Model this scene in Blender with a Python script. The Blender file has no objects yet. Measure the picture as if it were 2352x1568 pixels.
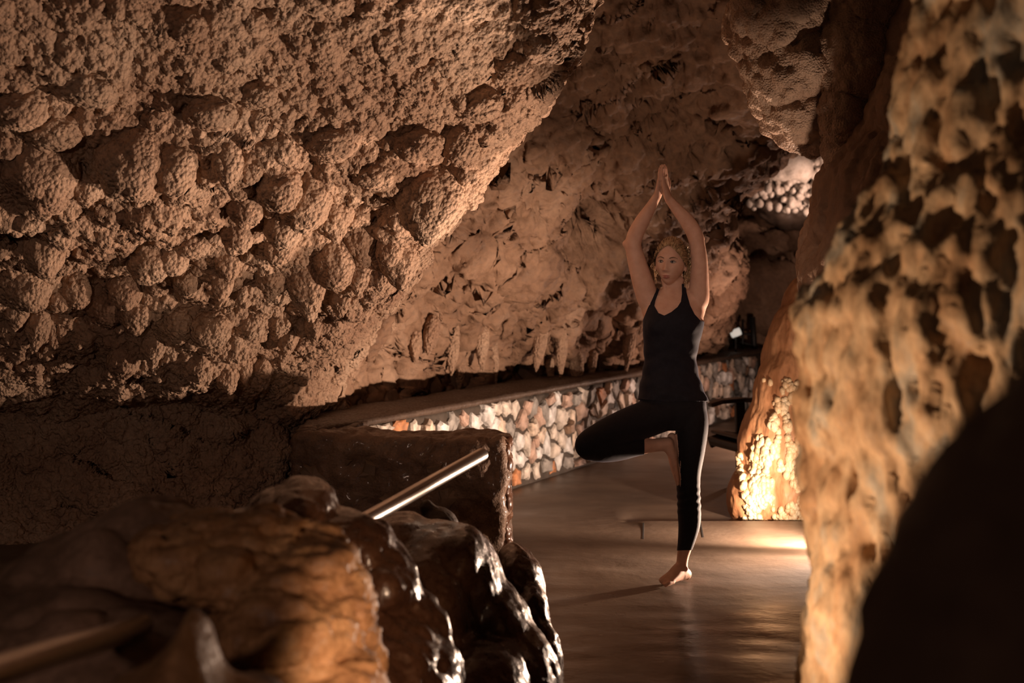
import bpy, bmesh, math, random
import numpy as np
from mathutils import Vector, Matrix
from mathutils.bvhtree import BVHTree

# ------------------------------------------------------------------ camera, world, light, exposure
FPX, CX, CY, HZ, CAMZ = 3267.0, 1176.0, 784.0, 640.0, 1.47
TH = math.atan((CY - HZ) / FPX)
scene = bpy.context.scene
col = scene.collection
cam = bpy.data.objects.new('camera', bpy.data.cameras.new('camera'))
col.objects.link(cam)
cam.location = (0, 0, CAMZ)
cam.rotation_euler = (math.pi / 2 - TH, 0, 0)
cam.data.sensor_width = 36.0
cam.data.lens = FPX / 2352 * 36
cam.data.clip_start = 0.05
cam.data.dof.use_dof = True
cam.data.dof.focus_distance = 6.85
cam.data.dof.aperture_fstop = 2.6
scene.camera = cam

world = bpy.data.worlds.new('cave_dark')
scene.world = world
world.use_nodes = True
world.node_tree.nodes['Background'].inputs[0].default_value = (0.9, 0.55, 0.36, 1)
world.node_tree.nodes['Background'].inputs[1].default_value = 0.006

def light(name, kind, loc, energy, color, size=0.05, aim=None, angle=None, blend=0.6):
    l = bpy.data.lights.new(name, kind)
    l.energy = energy
    l.color = color
    l.shadow_soft_size = size
    if kind == 'SPOT':
        l.spot_size = math.radians(angle)
        l.spot_blend = blend
    o = bpy.data.objects.new(name, l)
    o.location = loc
    if aim is not None:
        d = Vector(aim) - Vector(loc)
        o.rotation_euler = d.to_track_quat('-Z', 'Y').to_euler()
    col.objects.link(o)
    return o

LAMP_A = (1.84, 7.60, 0.11)                      # ground lamp with two heads hidden behind the pillar
WARM = (1.0, 0.69, 0.50)
light('ground_lamp_glow', 'POINT', LAMP_A, 55, WARM, 0.035)
light('ground_lamp_beam', 'SPOT', LAMP_A, 380, WARM, 0.035, aim=(LAMP_A[0] - 0.80, LAMP_A[1] - 0.42, LAMP_A[2] + 0.46), angle=106, blend=0.7)
light('ground_lamp_low_beam', 'SPOT', LAMP_A, 560, WARM, 0.035, aim=(LAMP_A[0] - 0.66, LAMP_A[1] + 0.75, LAMP_A[2] + 0.10), angle=80, blend=0.8)
LAMP_B = (-0.25, 2.85, 0.30)
light('pillar_lamp_light', 'SPOT', LAMP_B, 100, (1.0, 0.66, 0.42), 0.03, aim=(0.85, 2.75, 1.12), angle=74, blend=0.7)
LAMP_C = (0.06, 2.0, 0.80)
light('boulder_lamp_light', 'SPOT', LAMP_C, 62, (1.0, 0.64, 0.40), 0.03, aim=(-0.30, 3.08, 0.66), angle=34, blend=0.9)
LAMP_D = (3.75, 14.6, 1.9)
light('far_lamp_light', 'SPOT', LAMP_D, 130, (1.0, 0.66, 0.5), 0.05, aim=(3.05, 16.2, 2.55), angle=44, blend=0.8)
LAMP_E = (2.78, 17.2, 0.95)
light('niche_lamp_light', 'POINT', LAMP_E, 34, (1.0, 0.50, 0.26), 0.04)
FILL_F = (-1.6, -4.0, 2.2)                        # added unseen fill behind the camera, brightens the person and shadowed rocks
light('front_fill_glow', 'POINT', FILL_F, 28, (1.0, 0.66, 0.5), 0.15)
light('side_fill_beam', 'SPOT', FILL_F, 230, (1.0, 0.66, 0.5), 0.15, aim=(-1.6, 7.5, 0.3), angle=34, blend=1.0)
light('front_fill_beam', 'SPOT', FILL_F, 880, (1.0, 0.68, 0.52), 0.15, aim=(0.95, 6.86, 1.35), angle=9.5, blend=1.0)
LAMP_H = (2.02, 5.80, 0.15)                       # uplight behind the pillar, aimed at the left ceiling
light('ceiling_uplight_beam', 'SPOT', LAMP_H, 480, WARM, 0.05, aim=(-0.72, 5.98, 2.05), angle=53, blend=0.8)
LAMP_I = (1.17, 5.2, 0.12)                        # small uplight under the hanging rock
light('hanging_rock_uplight', 'SPOT', LAMP_I, 95, WARM, 0.03, aim=(1.32, 6.25, 2.12), angle=25, blend=0.5)
LAMP_G = (2.62, 12.4, 0.30)
light('wall_lamp_light', 'POINT', LAMP_G, 80, (1.0, 0.64, 0.48), 0.05)

vs = scene.view_settings
vs.view_transform = 'Standard'
vs.look = 'None'
vs.exposure = 0.0
vs.gamma = 1.0
vs.use_curve_mapping = False
scene.cycles.max_bounces = 4
scene.cycles.diffuse_bounces = 2
scene.cycles.glossy_bounces = 2
scene.cycles.transmission_bounces = 2
scene.cycles.caustics_reflective = False
scene.cycles.caustics_refractive = False
scene.cycles.sample_clamp_indirect = 4.0
scene.cycles.adaptive_threshold = 0.025

# ------------------------------------------------------------------ helpers
def W(px, py, Y):
    """point at world depth Y that the photograph shows at pixel (px, py)"""
    dx = (px - CX) / FPX
    dy = -(py - CY) / FPX
    d = np.array([dx, math.cos(TH) + dy * math.sin(TH), -math.sin(TH) + dy * math.cos(TH)])
    return np.array([0, 0, CAMZ]) + d * (Y / d[1])

def tag(o, label=None, cat=None, group=None, kind=None):
    if label: o['label'] = label
    if cat: o['category'] = cat
    if group: o['group'] = group
    if kind: o['kind'] = kind
    return o

def link(name, me, mat=None, parent=None, smooth=True):
    o = bpy.data.objects.new(name, me)
    col.objects.link(o)
    if mat is not None and len(me.materials) == 0:
        me.materials.append(mat)
    if smooth and len(me.polygons):
        me.polygons.foreach_set('use_smooth', np.ones(len(me.polygons), dtype=bool))
    if parent: o.parent = parent
    return o

def empty(name, loc=(0, 0, 0)):
    o = bpy.data.objects.new(name, None)
    o.empty_display_size = 0.1
    o.location = loc
    col.objects.link(o)
    return o

def np_mesh(name, v, f):
    me = bpy.data.meshes.new(name)
    v = np.asarray(v, np.float32)
    f = np.asarray(f, np.int32)
    n = f.shape[1]
    me.vertices.add(len(v))
    me.vertices.foreach_set('co', v.ravel())
    me.loops.add(f.size)
    me.loops.foreach_set('vertex_index', f.ravel())
    me.polygons.add(len(f))
    me.polygons.foreach_set('loop_start', np.arange(0, f.size, n, dtype=np.int32))
    me.polygons.foreach_set('loop_total', np.full(len(f), n, np.int32))
    me.update(calc_edges=True)
    return me

def grid_faces(nr, nc, wrap=False):
    r = np.arange(nr - 1)[:, None]
    c = np.arange(nc if wrap else nc - 1)[None, :]
    c2 = (c + 1) % nc
    return np.stack([r * nc + c, (r + 1) * nc + c, (r + 1) * nc + c2, r * nc + c2], -1).reshape(-1, 4)

def vnormals(v, f):
    a = v[f[:, 0]]
    n = np.zeros_like(v)
    k = f.shape[1]
    if k == 4:
        fn = np.cross(v[f[:, 2]] - a, v[f[:, 3]] - v[f[:, 1]])
    else:
        fn = np.cross(v[f[:, 1]] - a, v[f[:, 2]] - a)
    for i in range(3):
        for j in range(k):
            n[:, i] += np.bincount(f[:, j], weights=fn[:, i], minlength=len(v))
    return n / (np.linalg.norm(n, axis=1, keepdims=True) + 1e-12)

def _hash(ix, iy, iz, s):
    h = (ix.astype(np.uint32) * np.uint32(73856093)) ^ (iy.astype(np.uint32) * np.uint32(19349663)) ^ (iz.astype(np.uint32) * np.uint32(83492791)) ^ np.uint32((s * 2654435761) & 0xffffffff)
    h ^= h >> np.uint32(15); h *= np.uint32(2246822519); h ^= h >> np.uint32(13); h *= np.uint32(3266489917); h ^= h >> np.uint32(16)
    return h

def worley(p, seed=0, jit=0.85):
    p = np.asarray(p, np.float32)
    base = np.floor(p).astype(np.int64)
    fr = (p - base).astype(np.float32)
    best = np.full(len(p), 9.0, np.float32)
    val = np.zeros(len(p), np.float32)
    for dx in (-1, 0, 1):
        for dy in (-1, 0, 1):
            for dz in (-1, 0, 1):
                h = _hash(base[:, 0] + dx + 4096, base[:, 1] + dy + 4096, base[:, 2] + dz + 4096, seed)
                ox = ((h & np.uint32(1023)).astype(np.float32) / 1023 - 0.5) * jit + 0.5 + dx
                oy = (((h >> np.uint32(10)) & np.uint32(1023)).astype(np.float32) / 1023 - 0.5) * jit + 0.5 + dy
                oz = (((h >> np.uint32(20)) & np.uint32(1023)).astype(np.float32) / 1023 - 0.5) * jit + 0.5 + dz
                d = (fr[:, 0] - ox) ** 2 + (fr[:, 1] - oy) ** 2 + (fr[:, 2] - oz) ** 2
                m = d < best
                best[m] = d[m]
                val[m] = ((h[m] >> np.uint32(3)) & np.uint32(255)).astype(np.float32) / 255
    return np.sqrt(best), val

def vnoise(p, seed=0):
    p = np.asarray(p, np.float32)
    b = np.floor(p).astype(np.int64)
    f = (p - b).astype(np.float32)
    u = f * f * (3 - 2 * f)
    out = np.zeros(len(p), np.float32)
    for dx in (0, 1):
        for dy in (0, 1):
            for dz in (0, 1):
                h = _hash(b[:, 0] + dx + 4096, b[:, 1] + dy + 4096, b[:, 2] + dz + 4096, seed)
                r = (h & np.uint32(65535)).astype(np.float32) / 32767.5 - 1
                out += r * (u[:, 0] if dx else 1 - u[:, 0]) * (u[:, 1] if dy else 1 - u[:, 1]) * (u[:, 2] if dz else 1 - u[:, 2])
    return out

def fbm(p, seed=0, octv=3):
    s = 0; a = 1.0; t = 0
    for i in range(octv):
        s = s + a * vnoise(p * 2 ** i, seed + i * 7)
        t += a; a *= 0.5
    return s / t

def bump(F, r=0.78):
    return np.sqrt(np.clip(1 - (F / r) ** 2, 0.0, 1))

def layers(v, f, spec, flip=False):
    """spec: (kind, size, amplitude, seed[, stretch[, amplitude function]]) applied one after the other; fine layers share one set of normals"""
    n_keep = None
    for sp in spec:
        kind, size, amp, seed = sp[:4]
        st = np.array(sp[4] if len(sp) > 4 else (1, 1, 1), np.float32)
        if kind == 'lobe' and size < 0.19:
            if n_keep is None:
                n_keep = vnormals(v, f)
            n = n_keep
        else:
            n = vnormals(v, f)
        if flip: n = -n
        p = v / (size * st)
        if kind == 'lobe':                 # rounded lumps of uneven height
            k = 0.25 if size >= 0.1 else 0.12
            wp = p + k * np.stack([vnoise(p * 1.3, seed + 1), vnoise(p * 1.3, seed + 2), vnoise(p * 1.3, seed + 3)], 1)
            F, val = worley(wp, seed)
            h = (0.7 * bump(F, 0.82) + 0.3 * np.clip(1 - (F / 0.82) ** 2, 0, 1)) * (0.6 + 0.8 * val)
        elif kind == 'pit':                # holes
            F, val = worley(p, seed)
            h = -np.clip(1 - F / 0.45, 0, 1) * (val > 0.35)
        elif kind == 'noise':
            h = fbm(p, seed, 4)
        elif kind == 'ridge':
            h = 1 - 2 * np.abs(fbm(p, seed, 3))
        amp_v = amp * sp[5](v) if len(sp) > 5 else amp
        v = v + n * (h * amp_v)[:, None]
    return v

def catmull(ctrl, n):
    """ctrl (k, ...) -> n samples, uniform Catmull-Rom"""
    ctrl = np.asarray(ctrl, float)
    k = len(ctrl)
    ext = np.concatenate([2 * ctrl[:1] - ctrl[1:2], ctrl, 2 * ctrl[-1:] - ctrl[-2:-1]])
    t = np.linspace(0, k - 1 - 1e-6, n)
    i = t.astype(int); u = (t - i)
    u = u.reshape((-1,) + (1,) * (ctrl.ndim - 1))
    p0, p1, p2, p3 = ext[i], ext[i + 1], ext[i + 2], ext[i + 3]
    return 0.5 * ((2 * p1) + (-p0 + p2) * u + (2 * p0 - 5 * p1 + 4 * p2 - p3) * u ** 2 + (-p0 + 3 * p1 - 3 * p2 + p3) * u ** 3)

def loft(rows, nr, nc):
    g = catmull(np.array(rows, float), nr)                # (nr, k, 3)
    # even spacing along rows and columns by arc length
    g = np.swapaxes(catmull(np.swapaxes(g, 0, 1), nc), 0, 1)
    def even(a):
        seg = np.linalg.norm(np.diff(a, axis=0), axis=2).mean(1)
        s = np.concatenate([[0], np.cumsum(seg)])
        t = np.linspace(0, s[-1], len(a))
        idx = np.clip(np.searchsorted(s, t) - 1, 0, len(a) - 2)
        w = ((t - s[idx]) / (s[idx + 1] - s[idx] + 1e-12))[:, None, None]
        return a[idx] * (1 - w) + a[idx + 1] * w
    g = even(g)
    g = np.swapaxes(even(np.swapaxes(g, 0, 1)), 0, 1)
    return g.reshape(-1, 3), grid_faces(nr, nc)

# ------------------------------------------------------------------ materials
def nodes_of(name):
    m = bpy.data.materials.new(name)
    m.use_nodes = True
    nt = m.node_tree
    return m, nt, nt.nodes['Principled BSDF']

def N(nt, kind, **kw):
    n = nt.nodes.new(kind)
    for k, val in kw.items():
        if k.startswith('i_'):
            n.inputs[k[2:].replace('_', ' ')].default_value = val
        else:
            setattr(n, k, val)
    return n

def ramp(nt, src, stops):
    r = nt.nodes.new('ShaderNodeValToRGB')
    e = r.color_ramp.elements
    while len(e) < len(stops): e.new(0.5)
    for el, (p, c) in zip(e, stops):
        el.position = p
        el.color = (*c, 1) if len(c) == 3 else c
    nt.links.new(src, r.inputs[0])
    return r.outputs[0]

def rock_mat(name, cols, scale=3.0, rough=(0.6, 0.9), spec=0.35, bumps=((60, 0.25, 0.004),), coat=0.0, coat_rough=0.12, stretch=(1, 1, 1), voro=None):
    m, nt, b = nodes_of(name)
    L = nt.links.new
    tc = N(nt, 'ShaderNodeTexCoord')
    mp = N(nt, 'ShaderNodeMapping')
    mp.inputs['Scale'].default_value = stretch
    geo = N(nt, 'ShaderNodeNewGeometry')
    L(geo.outputs['Position'], mp.inputs['Vector'])
    no = N(nt, 'ShaderNodeTexNoise', i_Scale=scale, i_Detail=4.0, i_Roughness=0.6)
    L(mp.outputs[0], no.inputs['Vector'])
    c = ramp(nt, no.outputs['Fac'], cols)
    fine = N(nt, 'ShaderNodeTexNoise', i_Scale=scale * 14, i_Detail=3.0)
    L(mp.outputs[0], fine.inputs['Vector'])
    mx = N(nt, 'ShaderNodeMix', data_type='RGBA', blend_type='MULTIPLY')
    mx.inputs[0].default_value = 0.55
    L(c, mx.inputs[6])
    L(ramp(nt, fine.outputs['Fac'], [(0.3, (0.6, 0.57, 0.55)), (0.62, (1.15, 1.12, 1.1))]), mx.inputs[7])
    L(mx.outputs[2], b.inputs['Base Color'])
    rr = N(nt, 'ShaderNodeMapRange')
    rr.inputs['To Min'].default_value, rr.inputs['To Max'].default_value = rough
    rr.inputs['From Min'].default_value, rr.inputs['From Max'].default_value = 0.35, 0.65
    L(fine.outputs['Fac'], rr.inputs['Value'])
    L(rr.outputs[0], b.inputs['Roughness'])
    b.inputs['Specular IOR Level'].default_value = spec
    b.inputs['Coat Weight'].default_value = coat
    b.inputs['Coat Roughness'].default_value = coat_rough
    prev = None
    for sc, st, dist in bumps:
        if voro:
            t = N(nt, 'ShaderNodeTexVoronoi', feature='F1', i_Scale=sc)
            out = t.outputs['Distance']
        else:
            t = N(nt, 'ShaderNodeTexNoise', i_Scale=sc, i_Detail=4.0)
            out = t.outputs['Fac']
        L(mp.outputs[0], t.inputs['Vector'])
        bn = N(nt, 'ShaderNodeBump', i_Strength=st, i_Distance=dist)
        bn.invert = bool(voro)
        L(out, bn.inputs['Height'])
        if prev: L(prev, bn.inputs['Normal'])
        prev = bn.outputs[0]
    if prev: L(prev, b.inputs['Normal'])
    return m

def plain(name, color, rough=0.5, metal=0.0, spec=0.5, noise=0.0, nscale=20, bumpd=0.0, sheen=0.0):
    m, nt, b = nodes_of(name)
    L = nt.links.new
    b.inputs['Base Color'].default_value = (*color, 1)
    b.inputs['Roughness'].default_value = rough
    b.inputs['Metallic'].default_value = metal
    b.inputs['Specular IOR Level'].default_value = spec
    b.inputs['Sheen Weight'].default_value = sheen
    tc = N(nt, 'ShaderNodeTexCoord')
    no = N(nt, 'ShaderNodeTexNoise', i_Scale=nscale, i_Detail=5.0)
    L(tc.outputs['Object'], no.inputs['Vector'])
    k = noise
    c = ramp(nt, no.outputs['Fac'], [(0.3, tuple(x * (1 - k) for x in color)), (0.7, tuple(min(1, x * (1 + k)) for x in color))])
    L(c, b.inputs['Base Color'])
    if bumpd:
        bn = N(nt, 'ShaderNodeBump', i_Strength=0.6, i_Distance=bumpd)
        L(no.outputs['Fac'], bn.inputs['Height'])
        L(bn.outputs[0], b.inputs['Normal'])
    return m

TAN = [(0.30, (0.30, 0.185, 0.125)), (0.5, (0.42, 0.285, 0.20)), (0.70, (0.52, 0.38, 0.28))]
BROWN = [(0.30, (0.17, 0.10, 0.065)), (0.5, (0.28, 0.175, 0.115)), (0.72, (0.40, 0.275, 0.195))]
M = {}
M['popcorn'] = rock_mat('popcorn_limestone', TAN, 2.2, (0.65, 0.9), 0.3, ((50, 0.85, 0.016), (120, 0.4, 0.005)), voro=True)
M['back'] = rock_mat('cave_back_limestone', BROWN, 1.6, (0.6, 0.9), 0.3, ((22, 0.6, 0.02), (70, 0.5, 0.006)))
M['hang'] = rock_mat('hanging_limestone', TAN, 3.0, (0.5, 0.8), 0.45, ((110, 0.8, 0.008),), voro=True)
M['pillar'] = rock_mat('pillar_limestone', [(0.28, (0.20, 0.11, 0.055)), (0.40, (0.46, 0.28, 0.15)), (0.54, (0.58, 0.41, 0.25)), (0.62, (0.42, 0.37, 0.29)), (0.70, (0.58, 0.42, 0.27))],
                       7.0, (0.55, 0.85), 0.3, ((40, 0.5, 0.01),), stretch=(1, 1, 0.45))
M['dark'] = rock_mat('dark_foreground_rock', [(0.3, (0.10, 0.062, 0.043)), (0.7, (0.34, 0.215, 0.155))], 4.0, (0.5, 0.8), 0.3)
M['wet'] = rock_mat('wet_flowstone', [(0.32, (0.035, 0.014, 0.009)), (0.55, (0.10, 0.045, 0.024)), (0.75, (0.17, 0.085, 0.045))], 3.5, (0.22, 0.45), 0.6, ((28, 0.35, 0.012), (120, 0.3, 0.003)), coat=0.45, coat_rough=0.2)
M['amber'] = rock_mat('amber_boulder_rock', [(0.3, (0.13, 0.06, 0.03)), (0.5, (0.34, 0.18, 0.085)), (0.72, (0.52, 0.31, 0.16))], 6.0, (0.4, 0.75), 0.4, ((55, 0.6, 0.01),))
M['lit'] = rock_mat('stalagmite_rock', [(0.3, (0.25, 0.11, 0.05)), (0.5, (0.36, 0.18, 0.085)), (0.72, (0.44, 0.25, 0.13))], 4.0, (0.45, 0.7), 0.4, ((60, 0.4, 0.006),), stretch=(1, 1, 0.3))
M['crystal'] = rock_mat('crystal_popcorn', [(0.3, (0.50, 0.33, 0.18)), (0.55, (0.62, 0.50, 0.32)), (0.75, (0.66, 0.60, 0.45))], 9.0, (0.35, 0.6), 0.5, ((160, 0.5, 0.004),))
M['whitecrystal'] = rock_mat('white_calcite', [(0.3, (0.50, 0.42, 0.36)), (0.7, (0.72, 0.66, 0.60))], 5.0, (0.4, 0.7), 0.5, ((50, 0.5, 0.01),))
M['mortar'] = rock_mat('dark_mortar', [(0.3, (0.05, 0.042, 0.035)), (0.7, (0.10, 0.08, 0.065))], 8.0)
M['cap'] = rock_mat('wall_cap_concrete', [(0.3, (0.065, 0.043, 0.032)), (0.7, (0.115, 0.08, 0.06))], 5.0, (0.4, 0.8), 0.4, ((40, 0.5, 0.01),))
M['rough'] = rock_mat('rough_render', [(0.3, (0.10, 0.062, 0.042)), (0.7, (0.20, 0.13, 0.09))], 6.0, (0.4, 0.8), 0.4, ((22, 0.7, 0.02), (70, 0.5, 0.006)), coat=0.2)
M['steel'] = plain('brushed_steel', (0.66, 0.62, 0.58), 0.32, 1.0, noise=0.06, nscale=60)
M['wood'] = plain('dark_wood', (0.035, 0.022, 0.016), 0.45, noise=0.35, nscale=14)
M['lampbody'] = plain('lamp_housing', (0.03, 0.03, 0.03), 0.5, 0.3, noise=0.1)
M['slot'] = plain('slot_shade', (0.015, 0.012, 0.010), 0.7, noise=0.2)  # groove shade put into the colour of a flush bar

def floor_mat():
    m, nt, b = nodes_of('wet_concrete')
    L = nt.links.new
    geo = N(nt, 'ShaderNodeNewGeometry')
    mp = N(nt, 'ShaderNodeMapping'); mp.inputs['Scale'].default_value = (0.9, 1.0, 1)
    L(geo.outputs['Position'], mp.inputs['Vector'])
    n1 = N(nt, 'ShaderNodeTexNoise', i_Scale=1.1, i_Detail=7.0, i_Roughness=0.62)
    L(mp.outputs[0], n1.inputs['Vector'])
    c = ramp(nt, n1.outputs['Fac'], [(0.30, (0.10, 0.068, 0.047)), (0.5, (0.165, 0.116, 0.082)), (0.7, (0.25, 0.185, 0.135))])
    L(c, b.inputs['Base Color'])
    n2 = N(nt, 'ShaderNodeTexNoise', i_Scale=0.8, i_Detail=4.0, i_Roughness=0.55)
    L(mp.outputs[0], n2.inputs['Vector'])
    r = N(nt, 'ShaderNodeMapRange')
    r.inputs['From Min'].default_value, r.inputs['From Max'].default_value = 0.40, 0.62
    r.inputs['To Min'].default_value, r.inputs['To Max'].default_value = 0.12, 0.38
    L(n2.outputs['Fac'], r.inputs['Value'])
    sep = N(nt, 'ShaderNodeSeparateXYZ'); L(geo.outputs['Position'], sep.inputs[0])
    ry = N(nt, 'ShaderNodeMapRange')                      # wetter towards the steps
    ry.inputs['From Min'].default_value, ry.inputs['From Max'].default_value = 5.9, 7.2
    ry.inputs['To Min'].default_value, ry.inputs['To Max'].default_value = 0.0, 0.26
    L(sep.outputs['Y'], ry.inputs['Value'])
    ad = N(nt, 'ShaderNodeMath', operation='ADD'); L(r.outputs[0], ad.inputs[0]); L(ry.outputs[0], ad.inputs[1])
    L(ad.outputs[0], b.inputs['Roughness'])
    n3 = N(nt, 'ShaderNodeTexNoise', i_Scale=9.0, i_Detail=7.0, i_Roughness=0.6)
    L(mp.outputs[0], n3.inputs['Vector'])
    bn = N(nt, 'ShaderNodeBump', i_Strength=0.30, i_Distance=0.010)
    L(n3.outputs['Fac'], bn.inputs['Height'])
    L(bn.outputs[0], b.inputs['Normal'])
    b.inputs['Specular IOR Level'].default_value = 0.5
    return m
M['floor'] = floor_mat()

# ------------------------------------------------------------------ floor
YS = 8.62
def build_floor():
    xs = np.arange(-4.0, 5.6, 0.05)
    ys = np.concatenate([np.arange(0.2, 8.60, 0.05), [8.605, 8.612, 8.622, 8.630], np.arange(8.65, 19.5, 0.07)])
    X, Y = np.meshgrid(xs, ys)
    p = np.stack([X.ravel(), Y.ravel(), np.zeros(X.size)], 1)
    right = np.clip((p[:, 0] - 0.70) / 0.10, 0, 1)
    sharp = -0.045 * (p[:, 1] > 8.617)
    s = np.clip((p[:, 1] - 8.2) / 1.4, 0, 1); soft = -0.045 * s * s * (3 - 2 * s)
    z = right * sharp + (1 - right) * soft
    edge = np.clip((np.abs(p[:, 1] - 8.4) - 0.5) / 0.4, 0, 1)
    z += edge * (0.007 * fbm(p * 1.6, 3, 3) + 0.004 * fbm(p * np.array([4, 9, 1]), 5, 3))
    p[:, 2] = z - 0.004
    me = np_mesh('floor', p, grid_faces(len(ys), len(xs))[:, ::-1])
    o = link('floor', me, M['floor'])
    tag(o, 'wet brown concrete cave floor running back past the standing person', kind='structure')
    for (a, b_) in (((1477, 1240), (1478, 1202)), ((1615, 1236), (1608, 1198))):
        P0 = W(a[0], a[1], 1.47 * FPX / (a[1] - HZ)); P1 = W(b_[0], b_[1], 1.47 * FPX / (b_[1] - HZ))
        d = P1 - P0; L_ = np.linalg.norm(d[:2]); ang = math.atan2(d[1], d[0])
        bm = bmesh.new()
        bmesh.ops.create_cube(bm, size=1)
        bmesh.ops.scale(bm, vec=(L_, 0.014, 0.02), verts=bm.verts)
        bmesh.ops.bevel(bm, geom=bm.edges[:], offset=0.003, segments=1, affect='EDGES')
        me = bpy.data.meshes.new('floor_slot'); bm.to_mesh(me); bm.free()
        so = link('floor_slot', me, M['slot'], o, smooth=False)
        so.location = ((P0[0] + P1[0]) / 2, (P0[1] + P1[1]) / 2, -0.013)
        so.rotation_euler = (0, 0, ang)
    return o
floor = build_floor()

# ------------------------------------------------------------------ cave shell
def rows_from(tab):
    return [[W(*c) for c in r] for r in tab]

def build_wall_left():
    def row(py, pxs, Ys, wrap):
        return [(x, py, y) for x, y in zip(pxs, Ys)] + [wrap]
    tab = [
        row(-300, [-330, -100, 250, 600, 900, 1150, 1340], [4.5, 4.65, 4.9, 5.05, 5.2, 5.35, 5.55], (1420, -400, 6.9)),
        row(-150, [-330, -60, 280, 600, 900, 1150, 1315], [4.8, 4.95, 5.2, 5.35, 5.5, 5.65, 5.85], (1370, -220, 7.2)),
        row(30, [-330, 0, 300, 600, 900, 1150, 1295], [5.15, 5.3, 5.5, 5.65, 5.8, 5.95, 6.15], (1325, -40, 7.5)),
        row(180, [-330, 0, 300, 600, 880, 1100, 1240], [5.45, 5.6, 5.8, 5.95, 6.1, 6.25, 6.45], (1260, 120, 7.8)),
        row(330, [-330, 0, 300, 560, 800, 1000, 1130], [5.75, 5.9, 6.05, 6.2, 6.35, 6.5, 6.7], (1150, 270, 8.0)),
        row(460, [-330, 0, 300, 520, 720, 880, 1010], [6.27, 6.4, 6.5, 6.6, 6.7, 6.82, 6.95], (1040, 400, 8.2)),
        row(590, [-330, 0, 250, 450, 620, 760, 890], [6.77, 6.9, 7.0, 7.05, 7.1, 7.2, 7.3], (930, 560, 8.6)),
        row(730, [-330, 0, 220, 400, 540, 660, 770], [7.17, 7.3, 7.35, 7.4, 7.45, 7.65, 7.9], (850, 700, 9.2)),
        row(835, [-330, 0, 200, 350, 480, 590, 690], [7.42, 7.55, 7.6, 7.65, 7.75, 8.05, 8.4], (780, 860, 9.6)),
        row(898, [-330, 0, 200, 350, 480, 590, 690], [7.88, 8.05, 8.1, 8.15, 8.25, 8.4, 8.55], (780, 900, 9.6)),
        row(1020, [-330, 0, 190, 340, 460, 560, 650], [7.97, 8.1, 8.15, 8.2, 8.3, 8.4, 8.6], (740, 1000, 9.6)),
        row(1180, [-330, 0, 180, 330, 450, 550, 640], [7.87, 8.0, 8.1, 8.15, 8.25, 8.4, 8.6], (740, 1160, 9.6)),
        row(1400, [-330, 0, 170, 320, 440, 540, 640], [7.67, 7.8, 7.9, 8.0, 8.1, 8.3, 8.6], (740, 1340, 9.6)),
    ]
    v, f = loft(rows_from(tab), 680, 740)
    low = lambda q: np.clip((q[:, 2] - 0.6) / 0.5, 0.35, 1)
    cl = lambda q: 1 - 0.50 * np.clip((q[:, 2] - 1.85) / 0.25, 0, 1)
    cm = lambda q: 1 - 0.45 * np.clip((q[:, 2] - 1.85) / 0.25, 0, 1)
    one = (1, 1, 1)
    v = layers(v, f, [('noise', 0.9, 0.07, 11, one, cl), ('lobe', 0.46, 0.09, 21, one, cl), ('lobe', 0.17, 0.055, 31, one, cm), ('lobe', 0.09, 0.034, 41, (1, 1, 1), low), ('lobe', 0.042, 0.024, 51)])
    me = np_mesh('wall_left', v, f)
    o = link('wall_left', me, M['popcorn'])
    tag(o, 'overhanging popcorn limestone wall and ceiling on the left', kind='structure')
    return o, v, f
wall_left, wlv, wlf = build_wall_left()


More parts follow.
